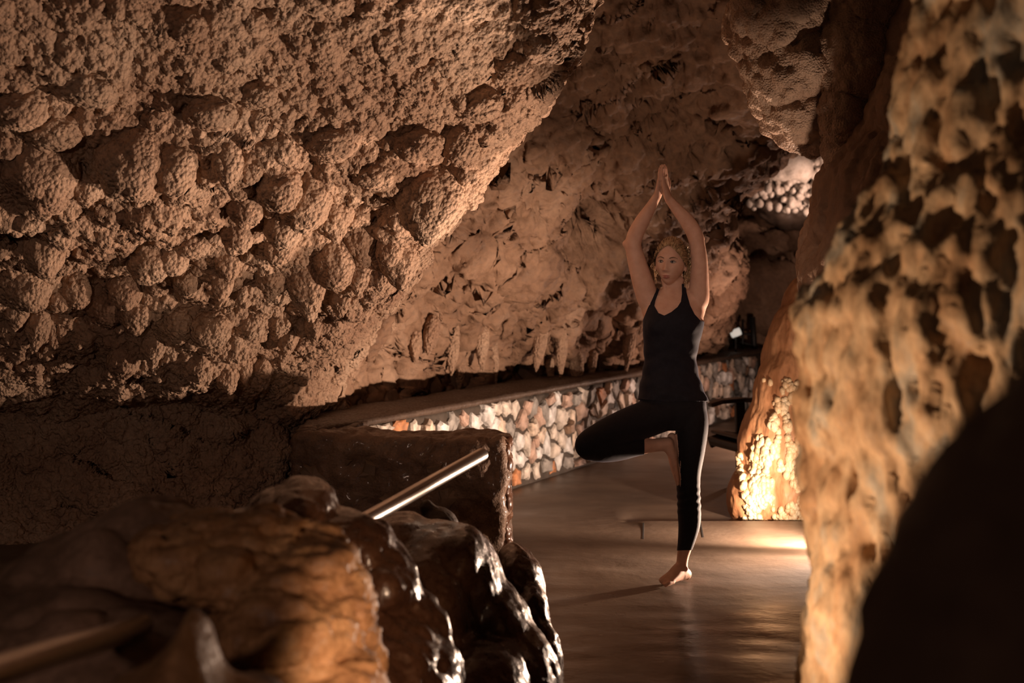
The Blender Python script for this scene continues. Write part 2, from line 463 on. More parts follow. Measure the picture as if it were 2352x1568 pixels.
def build_wall_back():
    px = [540, 700, 830, 1000, 1150, 1300, 1450, 1600]
    def row(py, Ys, *tail):
        return [(x, py, y) for x, y in zip(px, Ys)] + list(tail)
    tab = [
        row(-380, [7.6, 7.7, 7.8, 7.9, 8.0, 8.0, 8.0, 8.0], (1800, -380, 8.1), (2150, -420, 8.6)),
        row(-120, [8.4, 8.4, 8.5, 8.6, 8.7, 8.7, 8.7, 8.7], (1800, -120, 8.8), (2130, -150, 9.4)),
        row(60, [8.7, 8.7, 8.8, 8.9, 9.1, 9.1, 9.2, 9.3], (1860, 60, 9.4), (1900, 30, 10.8)),
        row(200, [8.8, 8.8, 8.9, 9.2, 9.4, 9.6, 9.7, 9.8], (1830, 200, 10.0), (1850, 170, 11.6)),
        row(330, [8.8, 8.8, 9.0, 9.4, 9.7, 10.0, 10.2, 10.3], (1760, 318, 10.6), (1775, 285, 12.2)),
        row(430, [8.8, 8.8, 9.1, 9.6, 9.9, 10.3, 10.6, 10.8], (1665, 420, 11.0), (1675, 388, 12.8)),
        row(510, [8.7, 8.7, 9.1, 9.7, 10.1, 10.6, 11.2, 11.6], (1610, 500, 12.0), (1618, 470, 13.8)),
        row(590, [8.6, 8.7, 9.1, 9.8, 10.3, 10.9, 11.6, 12.4], (1655, 590, 13.0), (1672, 580, 15.0)),
        row(690, [8.7, 8.8, 9.4, 10.4, 11.1, 11.8, 12.5, 13.9], (1640, 690, 14.6), (1650, 690, 16.5)),
        row(780, [8.8, 9.0, 9.7, 10.9, 11.7, 12.5, 13.7, 15.9], (1622, 780, 16.7), (1632, 780, 18.2)),
        row(860, [8.8, 9.1, 9.9, 11.1, 12.0, 12.9, 14.2, 16.4], (1622, 860, 17.2), (1632, 860, 18.4)),
        row(1000, [8.8, 9.1, 10.0, 11.2, 12.2, 13.1, 14.4, 16.6], (1622, 1000, 17.4), (1632, 1000, 18.4)),
        row(1250, [8.8, 9.1, 10.0, 11.2, 12.2, 13.1, 14.4, 16.6], (1622, 1250, 17.4), (1632, 1250, 18.4)),
    ]
    v, f = loft(rows_from(tab), 440, 480)
    n = vnormals(v, f)
    dv = v - np.array([0, 0, CAMZ])
    zc = dv[:, 1] * math.cos(TH) - dv[:, 2] * math.sin(TH); yc = dv[:, 1] * math.sin(TH) + dv[:, 2] * math.cos(TH)
    sx, sy = CX + FPX * dv[:, 0] / zc, CY - FPX * yc / zc
    sg = 1 if n[:, 1].mean() < 0 else -1
    for (x, y, r, d) in ((1335, 545, 0.40, 0.75), (1420, 515, 0.34, 0.6), (1385, 530, 0.34, 0.6), (1170, 820, 0.34, 0.6), (1225, 815, 0.26, 0.5), (1015, 725, 0.17, 0.6), (1075, 870, 0.22, 0.5),
                         (940, 660, 0.16, 0.4), (1345, 690, 0.15, 0.4), (1375, 705, 0.15, 0.4), (1275, 870, 0.24, 0.4), (1410, 785, 0.12, 0.35), (1440, 760, 0.14, 0.3), (1120, 610, 0.12, 0.3), (1130, 650, 0.14, 0.3), (1080, 520, 0.16, 0.25), (1180, 440, 0.2, 0.25)):
        k = np.argmin((sx - x) ** 2 + (sy - y) ** 2)
        dd = (v - v[k]) * np.array([1, 0.45, 1.1])
        g = np.exp(-(np.sum(dd ** 2, 1) / (r * r * 0.6)) ** 1.8)
        v = v - n * (g * d * sg)[:, None]
    fl = n[:, 1].mean() > 0
    lowf = lambda q: np.clip((1.7 - q[:, 2]) / 0.6, 0.0, 1)
    near = lambda q: np.clip((14.6 - q[:, 1]) / 1.6, 0.25, 1)
    lows = lambda q: np.clip((1.25 - q[:, 2]) / 0.35, 0.0, 1)
    v = layers(v, f, [('noise', 1.1, 0.16, 12), ('lobe', 0.55, 0.13, 22), ('ridge', 0.36, 0.09, 77, (1, 1, 3.0), lowf), ('ridge', 0.22, 0.09, 78, (1, 1, 4.0), lows),
                      ('lobe', 0.18, 0.06, 32), ('pit', 0.30, 0.15, 61, (1, 1, 1.3), near), ('lobe', 0.08, 0.036, 42, (1, 1, 1), near), ('pit', 0.13, 0.06, 62, (1, 1, 1), near), ('noise', 0.07, 0.022, 72, (1, 1, 1), near)], flip=fl)
    o = link('wall_back', np_mesh('wall_back', v, f), M['back'])
    tag(o, 'rough brown cave wall rising behind the low stone wall', kind='structure')
    return o, v, f
wall_back, wbv, wbf = build_wall_back()

def build_wall_far():
    tab = []
    for py in (100, 260, 380, 480, 580, 680, 780, 900, 1000):
        r = []
        for px in (1380, 1520, 1640, 1740, 1840, 1940, 2080, 2300):
            Y = 17.6 + 0.5 * math.sin(px * 0.013 + py * 0.01) - max(0, px - 1850) * 0.006
            if py < 330: Y -= (330 - py) * 0.012
            if py > 700: Y = max(Y, 18.4)
            r.append((px, py, Y))
        tab.append(r)
    v, f = loft(rows_from(tab), 200, 210)
    fl = vnormals(v, f)[:, 1].mean() > 0
    v = layers(v, f, [('noise', 1.4, 0.35, 15), ('lobe', 0.7, 0.25, 25), ('ridge', 0.6, 0.15, 75, (1.5, 1, 0.6)), ('lobe', 0.22, 0.10, 35), ('pit', 0.4, 0.2, 65)], flip=fl)
    o = link('wall_far', np_mesh('wall_far', v, f), M['back'])
    tag(o, 'far cave wall seen through the gap beside the pillar', kind='structure')
    return o, v, f
wall_far, wfv, wff = build_wall_far()

def build_wall_right():
    tab = []
    for py, x0 in ((-300, 2060), (-60, 2040), (120, 2010), (300, 1960), (400, 1905), (480, 1885), (560, 1872), (640, 1862), (760, 1880), (900, 1930), (1000, 1990)):
        tab.append([(x0 + 160, py, 6.9), (x0 + 25, py, 6.5), (x0 + 3, py, 6.1), (x0 + 60, py, 5.7), (x0 + 200, py, 5.3), (x0 + 420, py, 4.9), (x0 + 800, py, 4.3)])
    v, f = loft(rows_from(tab), 210, 160)
    n = vnormals(v, f)
    fl = n[:, 1].mean() > 0
    v = layers(v, f, [('noise', 0.6, 0.06, 16), ('lobe', 0.16, 0.05, 26, (1, 1, 1.8)), ('lobe', 0.05, 0.018, 36)], flip=fl)
    o = link('wall_right', np_mesh('wall_right', v, f), M['back'])
    tag(o, 'dark cave wall on the right behind the lit pillar', kind='structure')
    return o
wall_right = build_wall_right()

# ------------------------------------------------------------------ lobes and stalactites growing out of the left wall
def ico(sub):
    bm = bmesh.new()
    bmesh.ops.create_icosphere(bm, subdivisions=sub, radius=1)
    v = np.array([x.co[:] for x in bm.verts]); f = np.array([[q.index for q in p.verts] for p in bm.faces])
    bm.free()
    return v, f

def lobe_mesh(seed, taper):
    v, f = ico(5)
    z = v[:, 2].copy()
    if taper:                              # hanging cone: wide at the root, blunt tip
        k = np.where(z < 0, 1 - 0.62 * (-z) ** 1.2, 1.0)
        v[:, 0] *= k; v[:, 1] *= k
    v = layers(v, f, [('noise', 0.9, 0.12, seed), ('lobe', 0.5, 0.16, seed + 1), ('lobe', 0.185, 0.06, seed + 2), ('lobe', 0.09, 0.03, seed + 3)])
    return np_mesh('rock_lobe', v, f)
lobe_meshes = [lobe_mesh(101 + 9 * i, False) for i in range(4)]
stal_meshes = [lobe_mesh(171 + 9 * i, True) for i in range(4)]
for me in lobe_meshes + stal_meshes:
    me.materials.append(M['popcorn'])
    me.polygons.foreach_set('use_smooth', np.ones(len(me.polygons), dtype=bool))

bvh_left = BVHTree.FromPolygons([tuple(x) for x in wlv[:, :]], [tuple(x) for x in wlf])
def hit(bvh, px, py):
    p = Vector(W(px, py, 5.0)); o = Vector((0, 0, CAMZ))
    d = (p - o).normalized()
    loc, nrm, idx, dist = bvh.ray_cast(o, d)
    return loc
random.seed(5)
LOBES = [  # px, py, half width px, half height px, tapered
    (90, 400, 85, 95, 1), (195, 430, 34, 45, 1), (300, 365, 78, 85, 0), (395, 385, 50, 58, 0), (330, 425, 32, 42, 1), (520, 375, 34, 60, 1),
    (575, 385, 26, 34, 0), (640, 430, 48, 52, 0), (560, 470, 40, 50, 0), (700, 455, 55, 70, 0), (650, 520, 40, 48, 0), (760, 490, 46, 66, 1),
    (830, 545, 44, 72, 1), (985, 455, 78, 105, 1), (915, 600, 42, 60, 1), (895, 575, 30, 36, 0), (700, 640, 46, 100, 1), (765, 600, 40, 62, 0),
    (640, 560, 34, 44, 0), (625, 640, 36, 50, 1), (545, 525, 38, 55, 0), (525, 600, 32, 46, 1), (440, 555, 40, 34, 0), (340, 595, 46, 52, 0),
    (395, 590, 36, 40, 0), (430, 640, 34, 40, 0), (360, 655, 26, 24, 0), (285, 665, 34, 42, 0), (310, 720, 40, 52, 1), (240, 700, 38, 48, 0),
    (100, 570, 42, 62, 0), (60, 660, 48, 52, 0), (130, 690, 26, 26, 0), (170, 660, 30, 46, 0), (35, 720, 26, 36, 1), (85, 750, 28, 55, 1),
    (510, 650, 24, 55, 1), (555, 670, 14, 28, 1), (410, 745, 34, 40, 0), (570, 745, 34, 32, 0), (480, 755, 46, 40, 0), (640, 740, 30, 36, 1),
    (350, 800, 26, 40, 1), (280, 835, 34, 44, 1), (600, 850, 20, 34, 1), (520, 870, 26, 36, 1), (560, 845, 18, 34, 1), (450, 850, 34, 44, 1),
    (120, 300, 60, 40, 0), (40, 250, 60, 44, 0), (480, 260, 55, 34, 0), (590, 215, 42, 30, 0), (430, 60, 40, 34, 0), (190, 200, 66, 40, 0),
    (860, 400, 48, 36, 0), (960, 330, 52, 36, 0), (1060, 330, 40, 46, 0), (1100, 240, 52, 36, 0), (1180, 150, 44, 34, 0), (760, 330, 52, 36, 0),
    (660, 780, 22, 40, 1), (720, 750, 20, 40, 1), (780, 690, 24, 34, 1), (820, 640, 26, 36, 1), (870, 640, 18, 30, 1),
]
for k, (px, py, hw, hh, tp) in enumerate(LOBES):
    loc = hit(bvh_left, px, py)
    if loc is None: continue
    s = loc.y / FPX
    pool = stal_meshes if tp else lobe_meshes
    o = link('stalactite' if tp else 'rock_lobe', pool[k % 4], None, wall_left, smooth=False)
    o.location = loc + Vector((0, 0.18 * hw * s, 0.0))
    o.scale = (hw * s * 0.95, hw * s * 0.95, hh * s * 0.95)
    o.rotation_euler = (random.uniform(-.15, .15), random.uniform(-.2, .2), random.uniform(0, 6.28))

bvh_back = BVHTree.FromPolygons([tuple(x) for x in wbv], [tuple(x) for x in wbf])
for k, (px, py, hw, hh) in enumerate(((1040, 800, 13, 60), (1058, 850, 10, 46), (1108, 790, 14, 50), (1135, 830, 9, 60), (1240, 790, 14, 60), (1262, 830, 9, 62), (1290, 800, 12, 56), (1325, 840, 14, 50), (990, 770, 16, 44), (955, 790, 13, 40), (1360, 810, 12, 54), (1445, 790, 12, 60))):
    loc = hit(bvh_back, px, py)
    if loc is None: continue
    q = loc.y / FPX
    o = link('flowstone_drip', stal_meshes[k % 4], None, wall_back, smooth=False)
    o.location = loc + Vector((0, -0.3 * hw * q, 0)); o.scale = (hw * q, hw * q, hh * q); o.rotation_euler = (0, random.uniform(-.15, .15), random.uniform(0, 6.28))

# ------------------------------------------------------------------ rocks built as a fused mass of lumps
def fused(name, blobs, voxel, spec, mat, smooth_it=14):
    """blobs: (center, (rx, ry, rz), (ax, ay, az) degrees) -> one continuous displaced mesh in world space"""
    bm = bmesh.new()
    for c, r, a in blobs:
        mt = Matrix.Translation(Vector(c)) @ (Matrix.Rotation(math.radians(a[2]), 4, 'Z') @ Matrix.Rotation(math.radians(a[1]), 4, 'Y') @ Matrix.Rotation(math.radians(a[0]), 4, 'X')) @ Matrix.Diagonal((*r, 1))
        bmesh.ops.create_icosphere(bm, subdivisions=4, radius=1, matrix=mt)
    v, f = remesh_bm(bm, voxel, smooth_it)
    v = layers(v, f, spec)
    return np_mesh(name, v, f), v, f

def remesh_bm(bm, voxel, smooth_it=0):
    me = bpy.data.meshes.new('tmp'); bm.to_mesh(me); bm.free()
    ob = bpy.data.objects.new('tmp', me); col.objects.link(ob)
    md = ob.modifiers.new('r', 'REMESH'); md.mode = 'VOXEL'; md.voxel_size = voxel
    if smooth_it:
        sm = ob.modifiers.new('s', 'SMOOTH'); sm.iterations = smooth_it; sm.factor = 0.5
    dg = bpy.context.evaluated_depsgraph_get()
    ev = ob.evaluated_get(dg)
    m2 = ev.to_mesh()
    m2.calc_loop_triangles()
    nv = len(m2.vertices)
    v = np.empty(nv * 3, np.float32); m2.vertices.foreach_get('co', v); v = v.reshape(-1, 3).astype(float)
    nt = len(m2.loop_triangles)
    f = np.empty(nt * 3, np.int32); m2.loop_triangles.foreach_get('vertices', f); f = f.reshape(-1, 3)
    ev.to_mesh_clear()
    bpy.data.objects.remove(ob); bpy.data.meshes.remove(me)
    return v, f

def PB(px, py, Y, rpx, rpz, ry, a=(0, 0, 0)):
    """a lump seen at pixel (px, py), Y metres deep, rpx by rpz pixels in the picture, ry metres deep"""
    s = Y / FPX
    return (W(px, py, Y), (rpx * s, ry, rpz * s), a)

def rock_thing(name, label, blobs, voxel, spec, mat, group=None):
    me, v, f = fused(name, blobs, voxel, spec, mat)
    o = link(name, me, mat)
    tag(o, label, 'rock', group)
    return o, v, f

# hanging rocks at the upper right
hang_a, hav, haf = rock_thing('hanging_rock', 'broad lumpy hanging rock at upper right, lit from below', [
    PB(1830, -130, 6.3, 150, 190, 0.40), PB(1790, 30, 6.3, 105, 110, 0.32, (0, 12, 0)), PB(1900, 40, 6.4, 120, 130, 0.34), PB(1830, 170, 6.3, 98, 90, 0.27, (0, 18, 0)),
    PB(1850, 240, 6.3, 66, 76, 0.2, (0, 24, 0)), PB(1880, 290, 6.3, 26, 34, 0.1)], 0.011,
    [('noise', 0.35, 0.05, 301), ('lobe', 0.14, 0.035, 302), ('lobe', 0.05, 0.026, 303)], M['hang'])
hang_b, hbv, hbf = rock_thing('hanging_rock', 'narrow dark stalactite hanging beside the blurred pillar', [
    PB(1985, -60, 6.1, 100, 200, 0.34), PB(1965, 130, 6.1, 82, 120, 0.28), PB(1945, 250, 6.1, 50, 100, 0.16, (0, 8, 0)), PB(1930, 350, 6.1, 27, 44, 0.09)], 0.011,
    [('noise', 0.35, 0.05, 311), ('lobe', 0.12, 0.03, 312, (1, 1, 1.8)), ('lobe', 0.045, 0.016, 313)], M['hang'])

# glowing stalagmite behind the ground lamp
def build_stalagmite():
    bl = [PB(1745, 1140, 8.95, 70, 78, 0.20), PB(1800, 1130, 9.0, 100, 110, 0.26), PB(1790, 1010, 9.0, 90, 130, 0.24, (0, 8, 0)), PB(1800, 900, 9.0, 66, 130, 0.2, (0, 14, 0)),
          PB(1815, 790, 9.05, 54, 120, 0.18, (0, 14, 0)), PB(1850, 700, 9.1, 50, 70, 0.16, (0, 14, 0)), PB(1880, 1080, 9.0, 120, 160, 0.3)]
    me, v, f = fused('stalagmite', bl, 0.011, [('noise', 0.25, 0.035, 321, (1, 1, 2.5)), ('ridge', 0.09, 0.014, 322, (1, 1, 4)), ('noise', 0.04, 0.004, 323)], M['lit'])
    o = link('stalagmite', me, M['lit'])
    tag(o, 'leaning brown stalagmite with brightly lit crystal popcorn at its foot', 'rock')
    # crystal popcorn over the lamp side
    bv = BVHTree.FromPolygons([tuple(x) for x in v], [tuple(x) for x in f])
    iv, jf = ico(2)
    rnd = random.Random(8)
    verts, faces, n = [], [], 0
    def boundary(py):      # left limit of the crusted zone
        pts = [(880, 1795), (905, 1790), (935, 1775), (975, 1762), (1010, 1742), (1040, 1700), (1080, 1694), (1110, 1686), (1195, 1690)]
        for (a, xa), (b, xb) in zip(pts, pts[1:]):
            if a <= py <= b: return xa + (xb - xa) * (py - a) / (b - a)
        return 1690
    for i in range(3200):
        py = rnd.uniform(870, 1205); px = rnd.uniform(1680, 1975)
        if px < boundary(py) + rnd.uniform(-4, 10): continue
        if py < 1000 and rnd.random() > 0.25 + 0.75 * (py - 870) / 130: continue
        # bare streaks run down between the crusts
        if math.sin(px * 0.085 + py * 0.012) + 0.5 * math.sin(px * 0.21 - py * 0.03) > 0.62 and py > 930: continue
        if vnoise(np.array([[px * 0.045, py * 0.028, 3.1]]), 5)[0] < -0.42: continue
        h = hit(bv, px, py)
        if h is None or h.y > 9.6: continue
        r = rnd.uniform(0.008, 0.026) * (0.8 if py > 1120 else 1)
        st = rnd.uniform(0.9, 1.6)
        vv = iv * (1 + 0.18 * vnoise(iv * 2.2 + i, 9))[:, None] * np.array([r, r, r * st]) + np.array(h)
        verts.append(vv); faces.append(jf + n); n += len(iv)
    c = link('crystal_crust', np_mesh('crystal_crust', np.concatenate(verts), np.concatenate(faces)), M['crystal'], o)
    c['kind'] = 'stuff'
    c['label'] = 'pale crystal popcorn crust'
build_stalagmite()

# big pillar on the right
def build_pillar():
    prof = [(3.2, 0.80), (2.5, 0.79), (1.98, 0.77), (1.80, 0.745), (1.66, 0.71), (1.50, 0.625), (1.406, 0.575), (1.18, 0.575), (0.985, 0.582), (0.825, 0.578), (0.73, 0.565), (0.4, 0.52), (0.0, 0.48), (-0.2, 0.46)]
    KP = 3.2 / 2.8
    zz = (np.array([p[0] for p in prof])[::-1] - CAMZ) * KP + CAMZ; xx = (np.array([p[1] for p in prof])[::-1] + 0.012) * KP
    nz, na = 280, 320
    z = np.linspace(-0.12, 3.2, nz); a = np.linspace(0, 2 * math.pi, na, endpoint=False)
    xl = np.interp(z, zz, xx)
    R = 0.66
    Z, A = np.meshgrid(z, a, indexing='ij')
    XL = np.repeat(xl[:, None], na, 1)
    X = XL + 0.04 + R + R * np.cos(A)
    Y = 3.20 + 0.50 * np.sin(A)
    v = np.stack([X, Y, Z], -1).reshape(-1, 3)
    f = grid_faces(nz, na, True)
    n = vnormals(v, f)
    cen = v - np.stack([XL + 0.04 + R, np.full_like(XL, 3.2), Z], -1).reshape(-1, 3)
    fl = (n * cen).sum(1).mean() < 0
    v = layers(v, f, [('noise', 0.34, 0.06, 331), ('lobe', 0.08, 0.024, 332, (1, 1, 2.2)), ('ridge', 0.07, 0.016, 336, (1, 1, 3.0)), ('pit', 0.055, 0.036, 333, (1, 1, 3.0)), ('lobe', 0.035, 0.018, 334, (1, 1, 2.0)), ('pit', 0.035, 0.022, 335, (1, 1, 2.0))], flip=fl)
    o = link('rock_pillar', np_mesh('rock_pillar', v, f if fl is False else f[:, ::-1]), M['pillar'])
    tag(o, 'large out-of-focus amber rock pillar filling the right side', 'rock')
build_pillar()

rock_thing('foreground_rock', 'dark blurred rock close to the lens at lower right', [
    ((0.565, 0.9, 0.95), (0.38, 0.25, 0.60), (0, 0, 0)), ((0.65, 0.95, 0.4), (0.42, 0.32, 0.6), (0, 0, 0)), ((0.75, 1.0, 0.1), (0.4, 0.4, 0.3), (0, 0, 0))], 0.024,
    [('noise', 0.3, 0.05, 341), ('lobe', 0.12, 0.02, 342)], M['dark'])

# rocks in the left foreground
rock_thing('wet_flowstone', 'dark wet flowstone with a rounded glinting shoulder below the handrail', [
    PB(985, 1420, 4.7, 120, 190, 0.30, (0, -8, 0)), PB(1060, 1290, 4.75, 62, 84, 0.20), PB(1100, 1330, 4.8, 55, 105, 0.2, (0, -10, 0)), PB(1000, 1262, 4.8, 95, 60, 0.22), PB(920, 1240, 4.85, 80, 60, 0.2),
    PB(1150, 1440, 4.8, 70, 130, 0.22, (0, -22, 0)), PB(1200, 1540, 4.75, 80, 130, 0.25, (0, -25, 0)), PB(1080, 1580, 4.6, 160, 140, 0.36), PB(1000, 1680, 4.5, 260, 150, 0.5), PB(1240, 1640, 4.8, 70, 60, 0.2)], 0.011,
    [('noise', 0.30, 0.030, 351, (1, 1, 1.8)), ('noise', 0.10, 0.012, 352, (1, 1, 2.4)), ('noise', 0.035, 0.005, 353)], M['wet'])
rock_thing('rounded_boulder', 'small brown wet boulder at the foot of the wall end', [
    PB(1195, 1330, 5.6, 58, 88, 0.18, (0, -20, 0)), PB(1225, 1400, 5.5, 42, 80, 0.16, (0, -12, 0)), PB(1190, 1440, 5.5, 80, 90, 0.22), PB(1250, 1490, 5.4, 40, 70, 0.16, (0, -15, 0)), PB(1210, 1560, 5.4, 90, 60, 0.25)], 0.011,
    [('noise', 0.22, 0.03, 361), ('noise', 0.08, 0.014, 362), ('noise', 0.03, 0.005, 363)], M['wet'])
rock_thing('pointed_rock', 'grey pointed rock tip poking up below the handrail', [
    PB(1010, 1215, 5.4, 46, 50, 0.12, (0, -25, 0)), PB(1000, 1260, 5.4, 70, 60, 0.16), PB(985, 1172, 5.4, 16, 26, 0.05, (0, -25, 0)), PB(1000, 1420, 5.4, 110, 160, 0.2)], 0.010,
    [('noise', 0.15, 0.015, 371), ('noise', 0.04, 0.004, 372)], M['cap'])
rock_thing('ridge_rock', 'dark wet ridge of rock with small glints beneath the handrail', [
    PB(700, 1165, 3.9, 68, 62, 0.22, (0, 10, 0)), PB(640, 1200, 3.9, 80, 60, 0.24), PB(780, 1235, 3.9, 80, 58, 0.2), PB(850, 1270, 3.9, 48, 76, 0.16), PB(900, 1330, 3.9, 66, 80, 0.2, (0, -25, 0)), PB(960, 1420, 3.95, 62, 100, 0.18, (0, -25, 0)),
    PB(900, 1480, 3.9, 110, 130, 0.24), PB(1010, 1530, 3.95, 52, 90, 0.18, (0, -25, 0)), PB(820, 1600, 3.8, 240, 220, 0.4), PB(560, 1260, 3.8, 110, 70, 0.3)], 0.010,
    [('noise', 0.24, 0.05, 381), ('noise', 0.09, 0.02, 382), ('noise', 0.03, 0.006, 383)], M['wet'])
rock_thing('amber_boulder', 'amber-lit rough boulder in the left foreground', [
    PB(560, 1290, 3.1, 120, 88, 0.22, (0, -14, 0)), PB(690, 1330, 3.1, 110, 82, 0.24, (0, -28, 0)), PB(790, 1420, 3.1, 84, 110, 0.22, (0, -14, 0)), PB(660, 1430, 3.0, 160, 110, 0.26), PB(820, 1540, 3.05, 72, 90, 0.22),
    PB(700, 1600, 2.95, 190, 120, 0.34), PB(450, 1250, 3.15, 130, 80, 0.24), PB(600, 1750, 3.0, 330, 260, 0.45)], 0.0105,
    [('noise', 0.24, 0.06, 391), ('noise', 0.09, 0.035, 395, (1.4, 1, 0.8)), ('ridge', 0.10, 0.022, 392, (2.0, 1, 0.5)), ('pit', 0.05, 0.024, 393, (1.8, 1, 0.6)), ('noise', 0.02, 0.007, 394)], M['amber'])
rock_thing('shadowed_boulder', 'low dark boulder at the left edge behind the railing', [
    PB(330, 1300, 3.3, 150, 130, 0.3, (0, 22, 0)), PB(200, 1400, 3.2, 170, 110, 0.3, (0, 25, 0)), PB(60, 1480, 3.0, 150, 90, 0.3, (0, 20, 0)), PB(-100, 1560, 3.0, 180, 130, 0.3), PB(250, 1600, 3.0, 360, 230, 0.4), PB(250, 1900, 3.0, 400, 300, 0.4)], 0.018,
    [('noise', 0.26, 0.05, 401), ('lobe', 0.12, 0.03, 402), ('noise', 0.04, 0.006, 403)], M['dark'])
rock_thing('cone_rock', 'blurred amber cone-shaped rock at the bottom left', [
    PB(440, 1440, 2.2, 32, 60, 0.07), PB(440, 1500, 2.2, 58, 80, 0.10), PB(430, 1570, 2.2, 92, 100, 0.13), PB(380, 1660, 2.2, 190, 120, 0.2), PB(420, 1800, 2.2, 260, 200, 0.25), PB(450, 2200, 2.3, 320, 560, 0.3), PB(560, 1640, 2.25, 120, 90, 0.16)], 0.014,
    [('noise', 0.14, 0.02, 411), ('noise', 0.04, 0.004, 412)], M['amber'])

# ------------------------------------------------------------------ low stone wall in a V
def box_mesh(name, quads_bottom, z0, z1, nseg=1):
    """prism over a floor polygon"""
    n = len(quads_bottom)
    v = [(x, y, z0) for x, y in quads_bottom] + [(x, y, z1) for x, y in quads_bottom]
    f = [tuple(range(n))[::-1], tuple(range(n, 2 * n))] + [(i, (i + 1) % n, n + (i + 1) % n, n + i) for i in range(n)]
    me = bpy.data.meshes.new(name); me.from_pydata(v, [], f); me.update()
    return me

def rough_box(name, poly, z0, z1, voxel, spec, mat, parent):
    me = box_mesh('t', poly, z0, z1)
    bm = bmesh.new(); bm.from_mesh(me); bpy.data.meshes.remove(me)
    bmesh.ops.recalc_face_normals(bm, faces=bm.faces)
    v, f = remesh_bm(bm, voxel, 2)
    v = layers(v, f, spec)
    return link(name, np_mesh(name, v, f), mat, parent)

WH = 0.65
FA = np.array([-1.10, 7.82]); FD = np.array([0.418, 0.908]); FD /= np.linalg.norm(FD); FN = np.array([FD[1], -FD[0]])   # far run: start, direction, face normal (towards the lamp)
FL = 10.4
NA = np.array([-1.20, 7.755]); NB = np.array([-0.05, 7.66])
ND = (NB - NA) / np.linalg.norm(NB - NA); NN = np.array([ND[1], -ND[0]])
wall_root = empty('stone_wall', (float(FA[0]), float(FA[1]), 0))
tag(wall_root, 'low V-shaped wall of pale rubble stones with a flat brown cap', 'stone wall')
def child(o, root):
    o.parent = root
    o.matrix_parent_inverse = Matrix.Translation(-Vector(root.location))
    return o
F0, F1 = FA, FA + FD * FL
T = 0.50
child(rough_box('mortar_core', [tuple(F0), tuple(F1), tuple(F1 - FN * T), tuple(F0 - FN * T + FD * 0.85)], -0.12, WH - 0.04, 0.03, [('noise', 0.1, 0.012, 501)], M['mortar'], None), wall_root)
child(rough_box('wall_cap', [tuple(F0 + FN * 0.03 - FD * 0.02), tuple(F1 + FN * 0.03), tuple(F1 - FN * (T + .03)), tuple(F0 - FN * (T + .03) + FD * 0.85)], WH - 0.05, WH, 0.022, [('noise', 0.16, 0.012, 503)], M['cap'], None), wall_root)
n0 = NA; n1 = NB
child(rough_box('near_wall_core', [tuple(n0), tuple(n1), tuple(n1 - NN * 0.34), tuple(n0 - NN * 0.34)], -0.1, 0.605, 0.016, [('noise', 0.22, 0.035, 511), ('lobe', 0.11, 0.022, 512), ('noise', 0.04, 0.010, 513)], M['rough'], None), wall_root)
child(rough_box('wall_end', [(NB[0] - 0.10, NB[1] + 0.02), (NB[0] + 0.03, NB[1] + 0.02), (NB[0] + 0.03, NB[1] + 0.34), (NB[0] - 0.10, NB[1] + 0.34)], -0.1, 0.59, 0.009, [('noise', 0.12, 0.03, 521), ('lobe', 0.06, 0.018, 522), ('noise', 0.02, 0.007, 523)], M['wet'], None), wall_root)

child(rough_box('wall_corner', [(-1.20, 7.79), (-0.92, 7.77), (-0.84, 8.30), (-1.10, 8.80), (-1.20, 8.70)], -0.1, WH - 0.01, 0.02, [('noise', 0.16, 0.02, 531)], M['cap'], None), wall_root)

STONE = {
    'pale_stone': (0.64, 0.57, 0.50), 'cream_stone': (0.66, 0.54, 0.44), 'grey_stone': (0.30, 0.28, 0.26), 'slate_stone': (0.13, 0.13, 0.125),
    'rust_stone': (0.50, 0.22, 0.10), 'rose_stone': (0.50, 0.35, 0.28), 'white_stone': (0.78, 0.73, 0.67), 'brown_stone': (0.26, 0.17, 0.115)}
stone_mats = [plain(k, c, 0.6, noise=0.5, nscale=13, bumpd=0.03) for k, c in STONE.items()]
weights = [6, 5, 4, 2.4, 2.0, 4, 6, 1.6]

def clip_poly(poly, p, n):
    out = []
    for i in range(len(poly)):
        a, b = poly[i], poly[(i + 1) % len(poly)]
        da, db = (a[0] - p[0]) * n[0] + (a[1] - p[1]) * n[1], (b[0] - p[0]) * n[0] + (b[1] - p[1]) * n[1]
        if da <= 0: out.append(a)
        if da * db < 0:
            t = da / (da - db)
            out.append((a[0] + (b[0] - a[0]) * t, a[1] + (b[1] - a[1]) * t))
    return out

